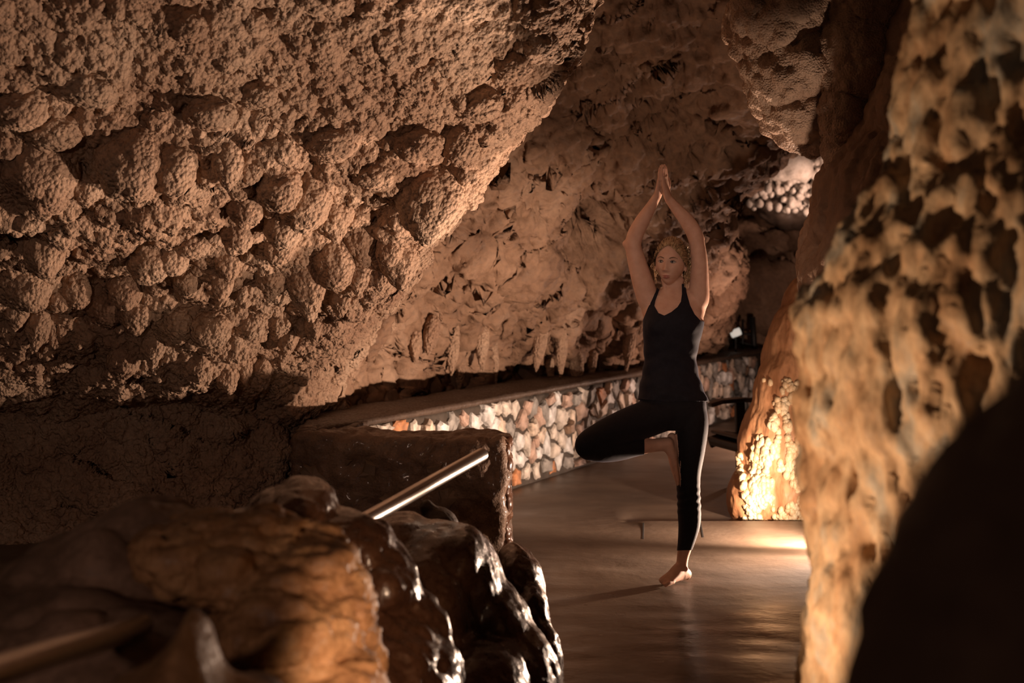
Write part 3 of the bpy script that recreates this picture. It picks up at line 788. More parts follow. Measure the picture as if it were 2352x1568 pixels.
def stones(origin, d, nrm, length, h0, h1, sw, sh, out, mats, wts, rnd, gap=0.009, prot=(0.012, 0.055)):
    pts = []
    nr = max(1, round((h1 - h0) / sh)); nc = round(length / sw)
    for r in range(-1, nr + 1):
        for c in range(-1, nc + 1):
            pts.append(((c + 0.5 + 0.5 * (r % 2) + rnd.uniform(-.42, .42)) * sw, h0 + (r + 0.5 + rnd.uniform(-.42, .42)) * (h1 - h0) / nr, 0 <= r < nr and 0 <= c < nc))
    for (x, y, keep) in pts:
        if not keep: continue
        poly = [(0, h0), (length, h0), (length, h1), (0, h1)]
        poly = [(max(x - .5, 0), h0), (min(x + .5, length), h0), (min(x + .5, length), h1), (max(x - .5, 0), h1)]
        if x < 0 or x > length: continue
        for (qx, qy, _) in pts:
            if (qx, qy) == (x, y) or abs(qx - x) > 3 * sw: continue
            dx, dy = qx - x, qy - y; L_ = math.hypot(dx, dy)
            g = gap * rnd.uniform(0.5, 1.7)
            poly = clip_poly(poly, (x + dx / 2 - dx / L_ * g, y + dy / 2 - dy / L_ * g), (dx, dy))
            if len(poly) < 3: break
        if len(poly) < 3: continue
        # irregular outline, chamfered proud face with a tilt
        cxm = sum(p[0] for p in poly) / len(poly); cym = sum(p[1] for p in poly) / len(poly)
        ring = []
        for i in range(len(poly)):
            a, b = poly[i], poly[(i + 1) % len(poly)]
            ring.append(a)
            t = rnd.uniform(.35, .65); k = rnd.uniform(0.72, 1.0)
            mx, my = a[0] + (b[0] - a[0]) * t, a[1] + (b[1] - a[1]) * t
            ring.append((cxm + (mx - cxm) * k, cym + (my - cym) * k))
        shr = rnd.uniform(0.88, 1.02)
        ring = [(cxm + (a - cxm) * shr * rnd.uniform(.94, 1.03), cym + (b - cym) * shr * rnd.uniform(.94, 1.03)) for a, b in ring]
        n = len(ring); dep = rnd.uniform(*prot); tx, ty = rnd.uniform(-.12, .12), rnd.uniform(-.12, .12)
        V = []
        for lvl, (sc, z) in enumerate(((1.0, -0.03), (1.0, dep * 0.55), (0.80, dep))):
            for (a, b) in ring:
                u, w = cxm + (a - cxm) * sc, cym + (b - cym) * sc
                zz = z + ((u - cxm) * tx + (w - cym) * ty if lvl else 0) + (rnd.uniform(-.006, .006) if lvl == 2 else 0)
                V.append((u - cxm, w - cym, zz))
        V.append((0, 0, dep + rnd.uniform(-.008, .012)))
        Fc = []
        for lv in range(2):
            for i in range(n):
                j = (i + 1) % n
                Fc.append((lv * n + i, lv * n + j, (lv + 1) * n + j, (lv + 1) * n + i))
        for i in range(n): Fc.append((2 * n + i, 2 * n + (i + 1) % n, 3 * n))
        me = bpy.data.meshes.new('stone')
        W3 = [(v_[0] * d[0] + v_[2] * nrm[0], v_[0] * d[1] + v_[2] * nrm[1], v_[1]) for v_ in V]
        me.from_pydata(W3, [], Fc); me.update()
        me.materials.append(rnd.choices(mats, wts)[0])
        o = bpy.data.objects.new('stone', me); col.objects.link(o)
        pos = origin + d * cxm
        o.location = (pos[0], pos[1], cym)
        child(o, out)
rs = random.Random(77)
stones(FA, FD, FN, 9.3, -0.03, WH - 0.045, 0.172, 0.122, wall_root, stone_mats, weights, rs)
near_mats = [plain('dark_brown_stone', (0.13, 0.085, 0.055), 0.6, noise=0.3, nscale=9, bumpd=0.02), plain('umber_stone', (0.19, 0.125, 0.08), 0.6, noise=0.3, nscale=9, bumpd=0.02)]  # darker brown stones for the near run
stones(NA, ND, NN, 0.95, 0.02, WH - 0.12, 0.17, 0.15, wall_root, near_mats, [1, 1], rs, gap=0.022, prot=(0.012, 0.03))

# ------------------------------------------------------------------ handrail
def tube_mesh(name, pts, radii, sides=16, cap=True):
    pts = np.asarray(pts, float); n = len(pts)
    radii = np.broadcast_to(np.asarray(radii, float), (n,)) if np.ndim(radii) <= 1 else radii
    tan = np.gradient(pts, axis=0); tan /= np.linalg.norm(tan, axis=1, keepdims=True)
    ref = np.array([0, 0, 1.0]) if abs(tan[0][2]) < 0.9 else np.array([1.0, 0, 0])
    u = np.cross(tan[0], ref); u /= np.linalg.norm(u)
    V = []
    for i in range(n):
        u = u - tan[i] * u.dot(tan[i]); u /= np.linalg.norm(u)
        w = np.cross(tan[i], u)
        a = np.linspace(0, 2 * math.pi, sides, endpoint=False)
        V.append(pts[i] + radii[i] * (np.cos(a)[:, None] * u + np.sin(a)[:, None] * w))
    V = np.concatenate(V)
    f = [tuple(x) for x in grid_faces(n, sides, True)]
    if cap:
        f.append(tuple(range(sides))); f.append(tuple(range((n - 1) * sides, n * sides))[::-1])
    me = bpy.data.meshes.new(name); me.from_pydata([tuple(x) for x in V], [], f); me.update()
    return me

def build_handrail():
    root = empty('handrail', tuple(W(-40, 1556, 2.0) * np.array([1, 1, 0])))
    tag(root, 'polished steel handrail pipe slanting down behind the foreground rocks', 'handrail')
    P = [W(-60, 1558, 2.05), W(120, 1500, 2.4), W(300, 1446, 2.8), W(560, 1345, 3.6), W(860, 1182, 4.55), W(1000, 1103, 4.95), W(1106, 1044, 5.35)]
    pts = catmull(P, 60)
    d = pts[-1] - pts[-2]; d /= np.linalg.norm(d)
    rr = [0.025] * 60
    end = [pts[-1] + d * x for x in (0.007, 0.013, 0.018, 0.021)]
    pts = np.concatenate([pts, end]); rr += [0.0245, 0.021, 0.015, 0.005]
    child(link('rail_pipe', tube_mesh('rail_pipe', pts, np.array(rr), 24), M['steel']), root)
    for k in (2, 27):
        p = pts[k]
        child(link('rail_post', tube_mesh('rail_post', [(p[0], p[1], -0.05), (p[0], p[1], p[2] * 0.5), (p[0], p[1], p[2])], 0.018, 16), M['steel']), root)
build_handrail()

# ------------------------------------------------------------------ wooden armchair behind the stalagmite
def build_chair():
    base = W(1760, 1100, 10.2); base[2] = -0.045
    root = empty('wooden_armchair', tuple(base))
    root.rotation_euler = (0, 0, math.radians(196))     # seat front points to the left of the picture
    tag(root, 'dark wooden armchair half hidden behind the stalagmite', 'chair')
    def board(name, pts, th, width_dir, width, r=0.006):
        """a board of given thickness swept along pts (x forward, z up), width across y"""
        pts = np.array(pts, float)
        t = np.gradient(pts, axis=0); t /= np.linalg.norm(t, axis=1, keepdims=True)
        V, n = [], len(pts)
        for i in range(n):
            nn = np.array([-t[i][2], 0, t[i][0]])
            wdt = width[i] if hasattr(width, '__len__') else width
            for sy, sn in ((-1, -1), (1, -1), (1, 1), (-1, 1)):
                V.append(pts[i] + np.array([0, sy * wdt / 2, 0]) + nn * sn * th / 2)
        f = [tuple(x) for x in grid_faces(n, 4, True)] + [(3, 2, 1, 0), tuple(range((n - 1) * 4, n * 4))]
        me = bpy.data.meshes.new(name); me.from_pydata([tuple(x) for x in V], [], f); me.update()
        bm = bmesh.new(); bm.from_mesh(me)
        bmesh.ops.recalc_face_normals(bm, faces=bm.faces)
        bmesh.ops.bevel(bm, geom=[e for e in bm.edges if e.calc_face_angle(0) > 0.6], offset=r, segments=1, affect='EDGES')
        bm.to_mesh(me); bm.free()
        return link(name, me, M['wood'], root, smooth=False)
    for sy in (-1, 1):
        y = 0.33 * sy
        board('armrest', [(0.30, y, 0.585), (0.22, y, 0.612), (0.05, y, 0.622), (-0.2, y, 0.605), (-0.5, y, 0.58)], 0.030, None, [0.07, 0.12, 0.13, 0.12, 0.08])
        board('front_leg', [(0.06, y, 0.61), (0.05, y, 0.30), (0.04, y, 0.0)], 0.075, None, 0.035)
        board('side_rail', [(0.32, y * 0.86, 0.315), (0.2, y * 0.86, 0.355), (-0.1, y * 0.86, 0.31), (-0.62, y * 0.86, 0.04)], 0.085, None, 0.03)
    for k in range(6):
        x = 0.27 - k * 0.085; z = 0.395 - 0.012 * k - 0.004 * k * k
        board('seat_slat', [(x - 0.035, 0, z), (x, 0, z + 0.002), (x + 0.035, 0, z + 0.0)], 0.02, None, 0.60)
    for k in range(5):
        y = (k - 2) * 0.115
        b = board('back_slat', [(-0.20, 0, 0.28), (-0.34, 0, 0.65), (-0.46, 0, 0.98 - 0.03 * abs(k - 2))], 0.02, None, 0.095)
        b.location.y = y
    board('stretcher', [(0.30, 0, 0.30), (0.31, 0, 0.33), (0.315, 0, 0.36)], 0.03, None, 0.60)
build_chair()

# ------------------------------------------------------------------ lamp fixtures
def revolve(name, prof, sides=24):
    n = len(prof); a = np.linspace(0, 2 * math.pi, sides, endpoint=False)
    V = [(r * math.cos(t), r * math.sin(t), z) for r, z in prof for t in a]
    f = [tuple(x)[::-1] for x in grid_faces(n, sides, True)]
    f.append(tuple(range(sides))[::-1]); f.append(tuple(range((n - 1) * sides, n * sides)))
    me = bpy.data.meshes.new(name); me.from_pydata(V, [], f); me.update()
    return me
def ground_lamp(loc, label, down=0.05):
    root = empty('ground_lamp', (loc[0], loc[1], 0))
    tag(root, label, 'lamp')
    top = loc[2] - down
    link('lamp_base', revolve('lamp_base', [(0.06, -0.01), (0.06, 0.012), (0.02, 0.018), (0.012, 0.02), (0.012, top - 0.05)]), M['lampbody'], root)
    link('lamp_head', revolve('lamp_head', [(0.02, top - 0.06), (0.035, top - 0.045), (0.042, top - 0.015), (0.044, top), (0.036, top), (0.03, top - 0.02)]), M['lampbody'], root)
ground_lamp(LAMP_A, 'small black ground lamp hidden behind the pillar beside the stalagmite', 0.06)

def small_lamp():
    c = W(1690, 764, 16.0)
    root = empty('path_light', (c[0], c[1], 0.6))
    tag(root, 'small white cylindrical light above the far end of the stone wall', 'lamp')
    m, nt, b = nodes_of('white_lamp_glass')
    b.inputs['Base Color'].default_value = (0.8, 0.76, 0.7, 1)
    b.inputs['Emission Color'].default_value = (1, 0.9, 0.78, 1); b.inputs['Emission Strength'].default_value = 0.45
    h = link('lamp_head', tube_mesh('lamp_head', [(-0.045, 0.02, -0.02), (0, 0, 0), (0.045, -0.02, 0.02)], np.array([0.042, 0.045, 0.042])), m, root)
    h.location.z = c[2] - 0.6
    p = link('lamp_post', tube_mesh('lamp_post', [(0, 0, 0), (0, 0, 0.1), (0, 0, c[2] - 0.62)], 0.010, 10), M['lampbody'], root)
small_lamp()

# dark bars of a fence beyond the far end of the wall
def far_fence():
    root = empty('iron_fence', tuple(W(1680, 830, 16.9)))
    tag(root, 'thin dark bars of a fence behind the far end of the stone wall', 'fence')
    def bar(name, a, b, r):
        child(link(name, tube_mesh(name, [a, (np.array(a) + np.array(b)) / 2, b], r, 8), M['lampbody']), root)
    for (x0, y0, x1, y1, r) in ((1654, 830, 1666, 735, 0.03), (1674, 830, 1672, 735, 0.022), (1706, 830, 1706, 733, 0.016), (1735, 830, 1728, 728, 0.035)):
        bar('fence_post', W(x0, y0, 16.7), W(x1, y1, 16.7), r)
    for (x0, y0, x1, y1, r) in ((1615, 796, 1668, 752, 0.018), (1706, 766, 1735, 770, 0.012), (1700, 786, 1740, 796, 0.016)):
        bar('fence_rail', W(x0, y0, 16.7), W(x1, y1, 16.7), r)
far_fence()

# pale crystal cluster high on the far wall
def far_crystals():
    root = empty('crystal_cluster', tuple(W(1800, 430, 16.0)))
    tag(root, 'cluster of pale rounded calcite nodules high on the far wall', 'rock')
    rnd = random.Random(4)
    iv, jf = ico(3)
    ms = []
    for k in range(5):
        v = layers(iv.copy(), jf, [('noise', 0.8, 0.25, 600 + k), ('lobe', 0.6, 0.12, 620 + k)])
        m_ = np_mesh('nodule', v, jf); m_.materials.append(M['whitecrystal']); m_.polygons.foreach_set('use_smooth', np.ones(len(m_.polygons), dtype=bool)); ms.append(m_)
    k = 0
    for i in range(900):
        px = rnd.uniform(1712, 1915); py = rnd.uniform(345, 500)
        top = 345 + max(0, (1800 - px)) * 0.55
        if py < top: continue
        dens = 1.0 if py < 450 else 0.45
        if py > 490 - (1915 - px) * 0.05 or rnd.random() > dens: continue
        Y = 15.72 + rnd.uniform(0, 0.3) + abs(px - 1810) * 0.001
        r = rnd.uniform(4.0, 9.5) * Y / FPX
        o = bpy.data.objects.new('nodule', ms[k % 5]); col.objects.link(o)
        o.location = W(px, py, Y); o.scale = (r, r, r * rnd.uniform(0.9, 1.5)); o.rotation_euler = (0, rnd.uniform(-.3, .3), rnd.uniform(0, 6))
        child(o, root)
        k += 1
        if k >= 260: break
    me, v, f = fused('calcite_body', [PB(1815, 380, 16.3, 46, 66, 0.3, (0, 0, 0)), PB(1780, 420, 16.5, 66, 66, 0.25), PB(1870, 410, 16.5, 66, 80, 0.25), PB(1820, 355, 16.2, 16, 42, 0.1), PB(1830, 470, 16.7, 90, 50, 0.3), PB(1893, 360, 16.1, 16, 40, 0.1)], 0.03,
                     [('noise', 0.4, 0.08, 641), ('lobe', 0.12, 0.04, 642)], M['whitecrystal'])
    child(link('calcite_body', me, M['cap']), root)
    me, v, f = fused('calcite_spire', [PB(1818, 372, 15.7, 30, 46, 0.14), PB(1822, 340, 15.7, 12, 30, 0.07), PB(1800, 395, 15.75, 30, 26, 0.12), PB(1892, 365, 15.8, 14, 40, 0.08), PB(1845, 390, 15.75, 26, 34, 0.12)], 0.02, [('noise', 0.2, 0.04, 651), ('noise', 0.06, 0.012, 652)], M['whitecrystal'])
    child(link('calcite_spire', me, M['whitecrystal']), root)
far_crystals()

# ------------------------------------------------------------------ the person in tree pose
def build_person():
    YP = 6.86
    S = YP / FPX
    def P(px, py, dy=0.0):
        return W(px, py, YP + dy)
    parts = {}
    bm = bmesh.new()
    def add_mesh(key, v, f):
        parts.setdefault(key, []).append(np.asarray(v, float))
        vs_ = [bm.verts.new(tuple(x)) for x in v]
        for q in f:
            try: bm.faces.new([vs_[i] for i in q])
            except ValueError: pass
    def limb(key, pts, radii, n=40, sides=28, up=(0, -1, 0)):
        """smooth closed limb; radii per point: r or (across picture, along view)"""
        pts = catmull(np.array(pts), n)
        rad = catmull(np.array([(r, r) if np.isscalar(r) else r for r in radii]), n)
        tan = np.gradient(pts, axis=0); tan /= np.linalg.norm(tan, axis=1, keepdims=True)
        # round ends
        ends0, ends1 = [], []
        for k in range(6, 0, -1):
            a = k / 6 * math.pi / 2
            ends0.append((pts[0] - tan[0] * math.sin(a) * rad[0].mean() * 0.9, rad[0] * max(math.cos(a), 0.03), tan[0]))
        for k in range(1, 7):
            a = k / 6 * math.pi / 2
            ends1.append((pts[-1] + tan[-1] * math.sin(a) * rad[-1].mean() * 0.9, rad[-1] * max(math.cos(a), 0.03), tan[-1]))
        rings = ends0 + [(pts[i], rad[i], tan[i]) for i in range(n)] + ends1
        V = []
        a = np.linspace(0, 2 * math.pi, sides, endpoint=False)
        for c, r, t in rings:
            w = np.array(up, float) - t * np.dot(up, t); w /= np.linalg.norm(w)
            u = np.cross(w, t)
            V.append(c + r[0] * np.cos(a)[:, None] * u + r[1] * np.sin(a)[:, None] * w)
        V = np.concatenate(V); m = len(rings)
        f = [tuple(x) for x in grid_faces(m, sides, True)] + [tuple(range(sides)), tuple(range((m - 1) * sides, m * sides))[::-1]]
        add_mesh(key, V, f)
    def stack(key, lv, n=60, sides=48, pw=2.3):
        """torso: horizontal super-ellipses (py, cx, half width px, depth front, depth back, dy)"""
        lv = catmull(np.array(lv, float), n)
        V = []
        a = np.linspace(0, 2 * math.pi, sides, endpoint=False)
        ca, sa = np.cos(a), np.sin(a)
        ex = np.sign(ca) * np.abs(ca) ** (2 / pw); ey = np.sign(sa) * np.abs(sa) ** (2 / pw)
        for py, cx, hw, df, db, dy in lv:
            c = P(cx, py, dy)
            V.append(np.stack([c[0] + ex * hw * S, c[1] + np.where(ey < 0, ey * df, ey * db), np.full(sides, c[2])], 1))
        V = np.concatenate(V)
        f = [tuple(x) for x in grid_faces(n, sides, True)] + [tuple(range(sides)), tuple(range((n - 1) * sides, n * sides))[::-1]]
        add_mesh(key, V, f)
    def ell(key, c, r, rot=None):
        v, f = ico(4)
        v = v * np.array(r)
        if rot is not None: v = v @ np.array(rot).T
        add_mesh(key, v + np.array(c), f)

    # torso and pelvis
    stack('torso', [(985, 1555, 44, .070, .085, .0), (955, 1551, 66, .088, .115, .0), (925, 1547, 74, .092, .120, .0), (895, 1542, 68, .088, .100, .0), (865, 1540, 61, .082, .085, .0), (830, 1539, 57, .078, .080, .0),
                    (800, 1541, 60, .084, .085, -.004), (770, 1544, 65, .094, .095, -.008), (742, 1547, 68, .102, .100, -.008), (715, 1549, 66, .095, .100, -.004), (692, 1549, 56, .072, .095, .004), (675, 1547, 40, .055, .080, .010), (662, 1546, 28, .045, .060, .014)])
    for sx in (-1, 1):
        ell('torso', P(1545 + 30 * sx, 748, -0.058), (.060, .050, .058))              # chest
        ell('torso', P(1548 + 36 * sx, 955, 0.06), (.072, .072, .08))                 # seat
        ell('torso', P(1547 + 57 * sx, 708, 0.02), (.036, .05, .065))                 # side of the chest up to the armpit
    # neck
    limb('neck', [P(1548, 692, .020), P(1547, 668, .022), P(1546, 640, .026), P(1545, 615, .028)], [(.062, .055), (.050, .050), (.046, .049), (.046, .05)], up=(0, -1, 0))
    # collar bones and neck tendons
    for sx in (-1, 1):
        limb('neck', [P(1541 + 3 * sx, 690, -.052), P(1545 + 20 * sx, 685, -.046), P(1546 + 44 * sx, 677, -.02)], [.009, .010, .010], n=14, sides=10)
        limb('neck', [P(1541 + 3 * sx, 688, -.040), P(1543 + 14 * sx, 668, -.024), P(1545 + 23 * sx, 642, .006)], [.008, .010, .010], n=14, sides=10)
    # arms
    limb('arm', [P(1512, 708, .02), P(1492, 690, .018), P(1477, 650, .012), P(1464, 605, .008), P(1453, 562, .004)], [(.052, .055), (.056, .056), (.052, .050), (.046, .046), (.039, .041)])
    limb('arm', [P(1453, 564, .004), P(1459, 540, -.004), P(1474, 510, -.008), P(1493, 478, -.010), P(1507, 454, -.010)], [(.040, .042), (.040, .042), (.037, .038), (.028, .031), (.0215, .026)])
    limb('arm', [P(1585, 708, .015), P(1602, 690, .004), P(1606, 650, -.010), P(1606, 600, -.018), P(1601, 555, -.022)], [(.050, .055), (.055, .056), (.047, .050), (.041, .046), (.037, .041)])
    limb('arm', [P(1601, 557, -.022), P(1593, 532, -.020), P(1576, 505, -.016), P(1554, 479, -.012), P(1537, 458, -.010)], [(.038, .042), (.039, .042), (.036, .038), (.028, .031), (.0215, .026)])
    ell('arm', P(1437, 560, .012), (.018, .02, .02)); ell('arm', P(1613, 548, -.012), (.014, .02, .018))     # elbow points
    # hands, palms together, fingers up; the pair is turned a little so the fingers fan
    ang = math.radians(-24)
    nx = np.array([math.cos(ang), math.sin(ang), 0]); ny = np.array([-math.sin(ang), math.cos(ang), 0]); nz = np.array([0, 0, 1.0])
    C = P(1522, 440, -.012)
    for s in (-1, 1):
        lean = 0.10 * s
        def hp(x, y, z):        # local: x away from the palm contact, y across the palm, z up
            return C + nx * (s * x - 0.0) + ny * y + nz * z
        wrist = P(1507, 455, -.010) if s < 0 else P(1537, 459, -.010)
        limb('hand', [wrist, (wrist + hp(.016, 0, .0)) / 2, hp(.0150, 0, .020), hp(.0125, .001, .045), hp(.0115, .001, .062)],
             [(.020, .025), (.018, .030), (.0150, .037), (.0125, .039), (.0095, .036)], n=24, sides=24, up=tuple(-ny))
        for k, (y, ln, r) in enumerate(((-.029, .056, .0070), (-.0105, .068, .0078), (.009, .073, .0080), (.028, .066, .0078))):
            b = hp(.0080, y, .055); m1 = hp(.0082 + .001 * (k % 2), y * 1.04, .055 + ln * .42); m2 = hp(.0078, y * 1.0, .055 + ln * .72); t = hp(.0070, y * .95, .055 + ln)
            limb('hand', [b, m1, m2, t], [r * 1.12, r, r * .92, r * .74], n=16, sides=12, up=tuple(nx))
        limb('hand', [hp(.014, .026, .008), hp(.016, .043, .028), hp(.014, .050, .050), hp(.011, .050, .070)], [.0115, .0105, .0092, .0072], n=16, sides=12, up=tuple(nx))
    # standing leg
    limb('stand_thigh', [P(1585, 935, .01), P(1589, 975, .005), P(1587, 1030, .0), P(1581, 1090, -.004), P(1582, 1145, -.006)], [(.074, .088), (.077, .092), (.066, .082), (.056, .068), (.053, .058)])
    limb('stand_shin', [P(1582, 1140, -.006), P(1583, 1175, .006), P(1583, 1205, .012), P(1576, 1245, .008), P(1569, 1275, .004), P(1566, 1300, .004), P(1566, 1318, .006)], [(.053, .056), (.054, .060), (.050, .058), (.038, .044), (.030, .035), (.0275, .033), (.029, .036)])
    # standing foot: heel under the ankle, toes to the left and towards the camera
    fx = np.array([-0.72, -0.69, 0]); fx /= np.linalg.norm(fx); fy = np.array([-fx[1], fx[0], 0])     # forward, towards picture right/front
    A0 = P(1566, 1318, .006); G = np.array([A0[0], A0[1], 0.0])
    def fp(f_, s_, z): return G + fx * f_ + fy * s_ + np.array([0, 0, z])
    limb('foot', [fp(-.034, 0, .029), fp(-.014, 0, .036), fp(.03, 0, .042), fp(.075, 0, .031), (fp(.115, 0, .021))], [(.027, .028), (.031, .034), (.034, .040), (.039, .028), (.043, .019)], n=26, sides=24, up=(0, 0, 1))
    limb('foot', [A0 + np.array([0, 0, .02]), fp(.02, 0, .062), fp(.07, 0, .038)], [(.028, .033), (.030, .034), (.034, .024)], n=16, sides=20, up=tuple(fx))
    for k, (sd, ln, r) in enumerate(((.031, .054, .0125), (.010, .052, .0082), (-.008, .046, .0080), (-.025, .038, .0076), (-.040, .028, .0072))):
        limb('foot', [fp(.105 - .006 * k, sd, .017), fp(.105 - .006 * k + ln * .6, sd * 1.03, .015), fp(.105 - .006 * k + ln, sd * 1.02, .010)], [r, r, r * .85], n=12, sides=12, up=(0, 0, 1))
    ell('foot', fp(.0, .026, .066), (.012, .012, .012)); ell('foot', fp(-.004, -.026, .058), (.012, .012, .012))   # ankle bones
    # bent leg
    limb('bend_thigh', [P(1528, 945, .0), P(1482, 963, -.03), P(1435, 980, -.075), P(1392, 998, -.125), P(1356, 1016, -.165)], [(.088, .10), (.086, .096), (.080, .088), (.071, .076), (.062, .062)], up=(0, -1, 0))
    limb('bend_shin', [P(1352, 1026, -.165), P(1385, 1032, -.13), P(1425, 1030, -.09), P(1470, 1026, -.055), P(1505, 1022, -.035), P(1533, 1019, -.03)], [(.060, .058), (.058, .060), (.054, .056), (.038, .042), (.0325, .036), (.034, .036)], up=(0, -1, 0))
    ell('bend_thigh', P(1346, 1022, -.185), (.050, .045, .060))
    # sole of the bent foot on the inner thigh, toes pointing down
    limb('bend_foot', [P(1543, 1004, .010), P(1545, 1022, .0), P(1546, 1050, -.02), P(1550, 1078, -.035), P(1554, 1096, -.045)], [(.022, .028), (.027, .034), (.024, .040), (.018, .042), (.014, .040)], n=26, sides=24, up=(0, -1, 0))
    limb('bend_foot', [P(1524, 1020, -.03), P(1538, 1030, -.025), P(1546, 1052, -.025)], [(.030, .034), (.028, .036), (.02, .036)], n=14, sides=20, up=(0, -1, 0))
    for k, yo in enumerate((-.032, -.014, .003, .018, .032)):
        limb('bend_foot', [P(1552, 1090, -.045 + yo), P(1555, 1104 - 2 * abs(k - 1), -.048 + yo), P(1556, 1114 - 3 * abs(k - .5), -.048 + yo)], [.0105, .0095, .0075], n=10, sides=10, up=(0, -1, 0))

    # head, turned to the left of the picture
    HC = P(1541, 601, -.004)
    yaw = math.radians(-21)       # face forward -Y rotated towards -X
    hf = np.array([math.sin(yaw), -math.cos(yaw), 0]); hr = np.array([math.cos(yaw), math.sin(yaw), 0]); hu = np.array([0, 0, 1.0])
    tilt = math.radians(3)
    hr2 = hr * math.cos(tilt) - hu * math.sin(tilt); hu2 = hu * math.cos(tilt) + hr * math.sin(tilt)
    hr, hu = hr2, hu2
    def H(x, y, z):            # right, forward, up
        return HC + np.outer(np.atleast_1d(x), hr) + np.outer(np.atleast_1d(y), hf) + np.outer(np.atleast_1d(z), hu)
    nv_, nu_ = 150, 200
    th = np.linspace(0.02, math.pi - 0.02, nv_); ph = np.linspace(0, 2 * math.pi, nu_, endpoint=False)
    T_, F_ = np.meshgrid(th, ph, indexing='ij')
    z = np.cos(T_) * 0.112; rad = np.sin(T_)
    x = rad * np.sin(F_) * 0.073; y = rad * np.cos(F_) * 0.092 - 0.004
    t = np.clip(-z / 0.112, 0, 1)
    front = np.clip(y / 0.06, 0, 1)
    x *= 1 - 0.40 * t ** 1.6
    y = np.where(y > 0, y * (1 - 0.08 * t ** 2), y * (1 - 0.35 * t ** 1.2))
    y += 0.020 * t ** 2
    y = np.where(y > 0.072, 0.072 + (y - 0.072) * 0.75, y)          # flatten the face plane a little
    g = lambda a, m, s: np.exp(-((a - m) / s) ** 2)
    nosez = np.where(z > -0.040, np.clip((0.018 - z) / 0.058, 0, 1), np.clip(1 - (-0.040 - z) / 0.012, 0, 1))
    y += front * 0.021 * nosez * g(x, 0, 0.0085 + 0.004 * nosez)
    y += front * 0.006 * (g(x, 0.011, 0.007) + g(x, -0.011, 0.007)) * g(z, -0.043, 0.008)
    for sx in (-1, 1):
        y -= front * 0.0085 * g(x, 0.030 * sx, 0.016) * g(z, 0.0, 0.0115)
        y += front * 0.0035 * g(x, 0.030 * sx, 0.012) * g(z, -0.001, 0.006)     # eyeball under the lids
        y += front * 0.003 * g(x, 0.030 * sx, 0.020) * g(z, 0.018, 0.008)
        y += front * 0.004 * g(x, 0.042 * sx, 0.016) * g(z, -0.032, 0.018)
    y += front * 0.0065 * g(x, 0, 0.020) * (g(z, -0.0665, 0.0048) + 1.05 * g(z, -0.0765, 0.0052))
    y -= front * 0.0035 * g(x, 0, 0.022) * g(z, -0.0715, 0.0024)
    y -= front * 0.0035 * g(x, 0, 0.022) * g(z, -0.086, 0.006)
    y += front * 0.007 * g(x, 0, 0.020) * g(z, -0.101, 0.012)
    hv = H(x.ravel(), y.ravel(), z.ravel())
    hfcs = [tuple(q) for q in grid_faces(nv_, nu_, True)] + [tuple(range(nu_))[::-1], tuple(range((nv_ - 1) * nu_, nv_ * nu_))]
    add_mesh('head', hv, hfcs)
    Rm = np.stack([hr, hf, hu], 1)
    for sx in (-1, 1):
        ell('head', H(0.0735 * sx, -0.012, -0.012)[0], (.0065, .017, .029), Rm)
        ell('head', H(0.0740 * sx, -0.006, -0.034)[0], (.006, .010, .011), Rm)

    bmesh.ops.recalc_face_normals(bm, faces=bm.faces)
    v, f = remesh_bm(bm, 0.0041, 0)
    # label every vertex by the nearest source part; smooth everything but head and hands
    from mathutils.kdtree import KDTree
    keys = list(parts.keys())
    src = [(k, q) for k in keys for arr in parts[k] for q in arr[::2]]
    kd = KDTree(len(src))
    for i, (k, q) in enumerate(src): kd.insert(tuple(q), i)
    kd.balance()
    lab = np.array([keys.index(src[kd.find(tuple(q))[1]][0]) for q in v])
    e = np.unique(np.sort(np.concatenate([f[:, [0, 1]], f[:, [1, 2]], f[:, [2, 0]]]), 1), axis=0)
    deg = np.bincount(e.ravel(), minlength=len(v)).astype(float)[:, None]
    def smooth(v, w, it):
        for _ in range(it):
            acc = np.zeros_like(v)
            for i in range(3):
                acc[:, i] = np.bincount(e[:, 0], v[e[:, 1], i], len(v)) + np.bincount(e[:, 1], v[e[:, 0], i], len(v))
            v = v + (acc / deg - v) * (0.5 * w)[:, None]
        return v
    fine = np.isin(lab, [keys.index(k) for k in ('head', 'hand', 'foot', 'bend_foot')])
    v = smooth(v, np.ones(len(v)), 1)
    wt = np.where(fine, 0.0, 1.0)
    tw = (lab == keys.index('torso')).astype(float)
    for _ in range(3):                                     # soften the switch between fine and smooth zones
        acc = np.bincount(e[:, 0], wt[e[:, 1]], len(v)) + np.bincount(e[:, 1], wt[e[:, 0]], len(v))
        wt = acc / deg[:, 0]
    v = smooth(v, wt, 11)
    for _ in range(4):
        acc = np.bincount(e[:, 0], tw[e[:, 1]], len(v)) + np.bincount(e[:, 1], tw[e[:, 0]], len(v))
        tw = acc / deg[:, 0]
    v = smooth(v, tw, 28)

    # materials
    skin, nt, b = nodes_of('skin')
    L = nt.links.new
    no = N(nt, 'ShaderNodeTexNoise', i_Scale=30.0, i_Detail=4.0)
    geo = N(nt, 'ShaderNodeNewGeometry'); L(geo.outputs['Position'], no.inputs['Vector'])
    L(ramp(nt, no.outputs['Fac'], [(0.3, (0.60, 0.36, 0.265)), (0.7, (0.70, 0.45, 0.345))]), b.inputs['Base Color'])
    b.inputs['Roughness'].default_value = 0.6
    b.inputs['Specular IOR Level'].default_value = 0.3
    b.inputs['Subsurface Weight'].default_value = 0.12
    b.inputs['Subsurface Radius'].default_value = (1.0, 0.25, 0.12)
    b.inputs['Subsurface Scale'].default_value = 0.02
